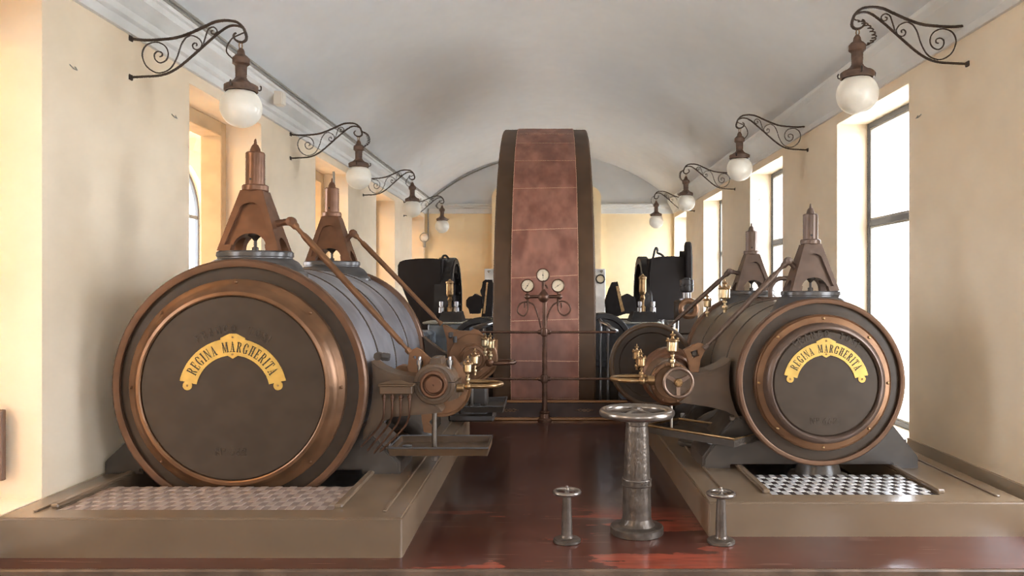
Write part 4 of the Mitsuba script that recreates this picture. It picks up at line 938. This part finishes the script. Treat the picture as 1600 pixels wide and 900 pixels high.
# switchboard behind the flywheel
k = thing('switchboard', 'pale marble switchboard with round meters on the end wall behind the flywheel', 'switchboard')
ysb = 19.6
xa, xb, zt = P(757, 0, ysb)[0], P(946, 0, ysb)[0], P(0, 420, ysb)[2]
part(k, 'panel', bx(xa, xb, ysb, ysb + .06, .9, zt, .01), 'marble', False)
part(k, 'stand', [bx(x - .06, x + .06, ysb + .06, ysb + .16, 0, zt, .01) for x in (xa + .15, 0, xb - .15)], 'black_paint', False)
for px, py, r in ((938, 436, .12), (764, 424, .03), (940, 424, .03)):
    u = part(k, 'meter', ring(P(px, py, ysb) - [0, .05, 0], (0, 1, 0), r * .75, r, .05), 'black_paint')
    part(u, 'dial', disc(P(px, py, ysb) - [0, .02, 0], (0, 1, 0), r * .76, .02), 'dial_face')

# ------------------------------------------------------------------ wall lamps
LS = .00112 
def wall_lamp(label, side, d, z0, seed, group):
    r = random.Random(seed)
    k = thing('wall_lamp', label, 'wall lamp', 'wrought iron globe lamps along the walls')
    def Q(x, y, dy=0.0):
        u, w = (x - 100) * LS, (217 - y) * LS
        return np.array([side * (W - u), d + dy, z0 + w])
    yn = (0, 1, 0)
    up = [(88, 217), (200, 228), (300, 225), (420, 212), (520, 180), (620, 135), (700, 100), (780, 90), (850, 102), (893, 138), (912, 180), (918, 215), (905, 236), (878, 243), (848, 232), (828, 208), (832, 186), (846, 178)]
    lo = [(92, 490), (200, 485), (300, 478), (380, 455), (460, 405), (560, 320), (650, 240), (740, 165), (800, 130), (850, 127), (890, 140)]
    part(k, 'upper_bar', tube([Q(*p) for p in up], [.017] * 9 + [.016, .014, .012, .010], 8, flat=(1.0, .62), nrm=yn), 'lamp_iron', 40)
    part(k, 'lower_bar', tube([Q(*p) for p in lo], .0145, 8, flat=(1.0, .62), nrm=yn), 'lamp_iron', 40)
    s1 = [(490, 212), (460, 260), (430, 350), (390, 420), (340, 452), (280, 456), (215, 412), (186, 340), (200, 280), (245, 248), (300, 245), (350, 275), (368, 325), (352, 370), (310, 388), (277, 365), (271, 328), (295, 308), (324, 318), (325, 338), (308, 345)]
    s2 = [(490, 212), (530, 196), (580, 215), (604, 250), (598, 280), (570, 296), (545, 285), (540, 262), (555, 248), (570, 256), (565, 270)]
    s3 = [(615, 255), (635, 190), (650, 152), (680, 136), (705, 150), (711, 170), (695, 187), (675, 182), (670, 166), (685, 159)]
    for sp in (s1, s2, s3):
        part(k, 'scroll', tube([Q(*p) for p in sp], .0065, 6, k=5, flat=(1.3, .8), nrm=yn), 'lamp_iron', 40)
    for zp in (z0, z0 - 273 * LS):
        part(k, 'wall_plate', bx(side * W, side * (W - .012), d - .025, d + .025, zp - .022, zp + .022, .004), 'lamp_iron', 20)
    ax = Q(880, 217)
    zz = lambda y: (217 - y) * LS
    part(k, 'link', tube([Q(876, 236), Q(866, 262), Q(872, 290), Q(884, 288), Q(888, 262), Q(878, 236)], .005, 6), 'old_brass', 60)
    pr = [(4, 283), (14, 288), (24, 305), (28, 330), (44, 342), (58, 358), (58, 396), (46, 404), (40, 412), (38, 490), (46, 508), (70, 528), (100, 542), (114, 552), (114, 588), (104, 594), (98, 575)]
    part(k, 'fitting', lathe([(rr * LS, zz(y)) for rr, y in pr], ax, (0, 0, 1), 32), 'lamp_brown', 30)
    part(k, 'globe', lathe([(max(142 * LS * math.cos(a), 1e-5), zz(702) + 142 * LS * math.sin(a)) for a in np.linspace(-math.pi / 2, .85, 28)], ax, (0, 0, 1), 48), 'opal_glass', 60)
    for j in range(3):
        a = j * 2 * math.pi / 3 + r.uniform(0, .6)
        v = np.array([math.cos(a), math.sin(a), 0])
        part(k, 'clamp_screw', [tube([ax + v * 112 * LS + [0, 0, zz(572)], ax + v * 128 * LS + [0, 0, zz(572)], ax + v * 133 * LS + [0, 0, zz(552)], ax + v * 126 * LS + [0, 0, zz(540)]], .006, 6)], 'lamp_iron')
    # flex from the hook to the fitting, coiled on some
    sx = r.choice((-1, 1))
    a, b, m = Q(900, 175), ax + np.array([sx * .055, 0, zz(370)]), ax + np.array([sx * r.uniform(.10, .15), .02, zz(300)])
    path = smooth_path([a, a * .5 + m * .5 + [sx * .03, 0, .02], m, b], 24)
    if seed % 2 == 1:
        t = np.linspace(0, 1, len(path))
        w_ = np.minimum(1, np.minimum(t, 1 - t) * 6) * .017
        path = path + np.stack([w_ * np.cos(t * 70), w_ * np.sin(t * 70), 0 * t], 1)
    part(k, 'flex', tube(path, .0055, 6, curve=False), 'lamp_iron', 60)
    return k
DL = (6.15, 9.95, 13.85, 17.7)
names = ('nearest', 'second', 'third', 'farthest')
for i, d in enumerate(DL):
    wall_lamp(f'{names[i]} wrought iron globe lamp on the left wall piers', -1, d, 3.575, 10 + i, 'lamps')
    wall_lamp(f'{names[i]} wrought iron globe lamp on the right wall piers', 1, d, 3.68, 21 + i, 'lamps')

# ------------------------------------------------------------------ small fittings on the walls
for x, z, nm in ((-3.115, 3.985, 'upper'), (-3.135, 3.955, 'lower')):
    single('cable_conduit', tube([(x, Y0, z), (x, 20.4, z)], .014, 8, curve=False), 'conduit_grey', f'thin grey conduit along the left cornice, the {nm} of two', 'conduit', smooth=60)
jb = P(424.5, 153, 9.0)
k = thing('junction_box', 'small off-white box on the conduits above the left cornice', 'junction box')
part(k, 'body', bx(-3.16, -3.06, 8.94, 9.06, jb[2] - .09 + .0, jb[2] + .07, .01), 'white_plastic', 20)
part(k, 'lid', bx(-3.06, -3.05, 8.95, 9.05, jb[2] - .08, jb[2] + .06, .004), 'white_plastic', 20)
# conduit following the arch on the end wall, down to an alarm bell
apts = [(Rv * math.sin(a) * .985, Y1 - .045, zs - (Rv - rise) + Rv * math.cos(a) - .06) for a in np.linspace(-am * .97, am * .2, 24)]
down = [(-3.20, Y1 - .045, z) for z in (2.95, 3.3, 3.6)]
single('arched_conduit', tube(down + apts, .018, 8, k=3), 'conduit_grey', 'thin dark conduit following the vault line on the end wall', 'conduit', smooth=60)
k = thing('alarm_bell', 'small round pale alarm bell low on the left end of the far wall', 'alarm bell')
ca = P(663, 371, 20.5)
part(k, 'dome', lathe([(.10, .08), (.10, .02), (.08, -.02), (.04, -.04), (0.001, -.045)], ca, (0, 1, 0), 28), 'white_plastic', 40)
part(k, 'guard', [torus(ca, (0, 1, 0), .115, .012, 28, 6), rod(ca + [0, 0, -.1], ca + [0, 0, -.26], .04)], 'conduit_grey')
single('cable_trunking', tube([P(543, 268, 11.9) * [0, 1, 1] + [-3.285, 0, 0], (-3.285, 11.95, P(0, 325, 11.9)[2]), (-3.285, 12.15, P(0, 332, 12)[2])], .018, 8, curve=False), 'conduit_grey', 'short dark cable running down the left pier between the second and third openings', 'cable')
for (px, py) in ((113, 107), (271, 183), (1437, 183), (1188, 312)):
    s = -1 if px < CX else 1
    d = W * F / abs(px - CX)
    c = np.array([s * W, d, EYE - (py - CY) * d / F])
    single('wall_hook', tube([c + [0, -.03, .02], c + [-s * .02, -.02, -.005], c + [-s * .03, 0, -.01], c + [-s * .02, .02, -.005], c + [0, .03, .02]], .004, 6), 'conduit_grey',
           {113: 'tiny bent wire hook on the left wall before the nearest lamp', 271: 'tiny bent wire hook on the left wall after the nearest lamp', 1437: 'tiny bent wire hook on the right wall under the nearest lamp', 1188: 'tiny bent wire hook on the right pier under the second lamp'}[px], 'hook')
k = thing('wall_board', 'dark wooden board fixed to the warm lit side of the nearest left opening', 'board')
part(k, 'panel', bx(-3.93, P(3.5, 0, 5.0)[0] , 5.0, 5.04, P(0, 752, 5)[2], P(0, 641, 5)[2], .006), 'wall_wood', False)
part(k, 'batten', [bx(-3.85, -3.80, 5.04, 5.079, P(0, 752, 5)[2], P(0, 641, 5)[2], .003), bx(-3.64, -3.60, 5.04, 5.079, P(0, 752, 5)[2], P(0, 641, 5)[2], .003)], 'wall_wood', False)
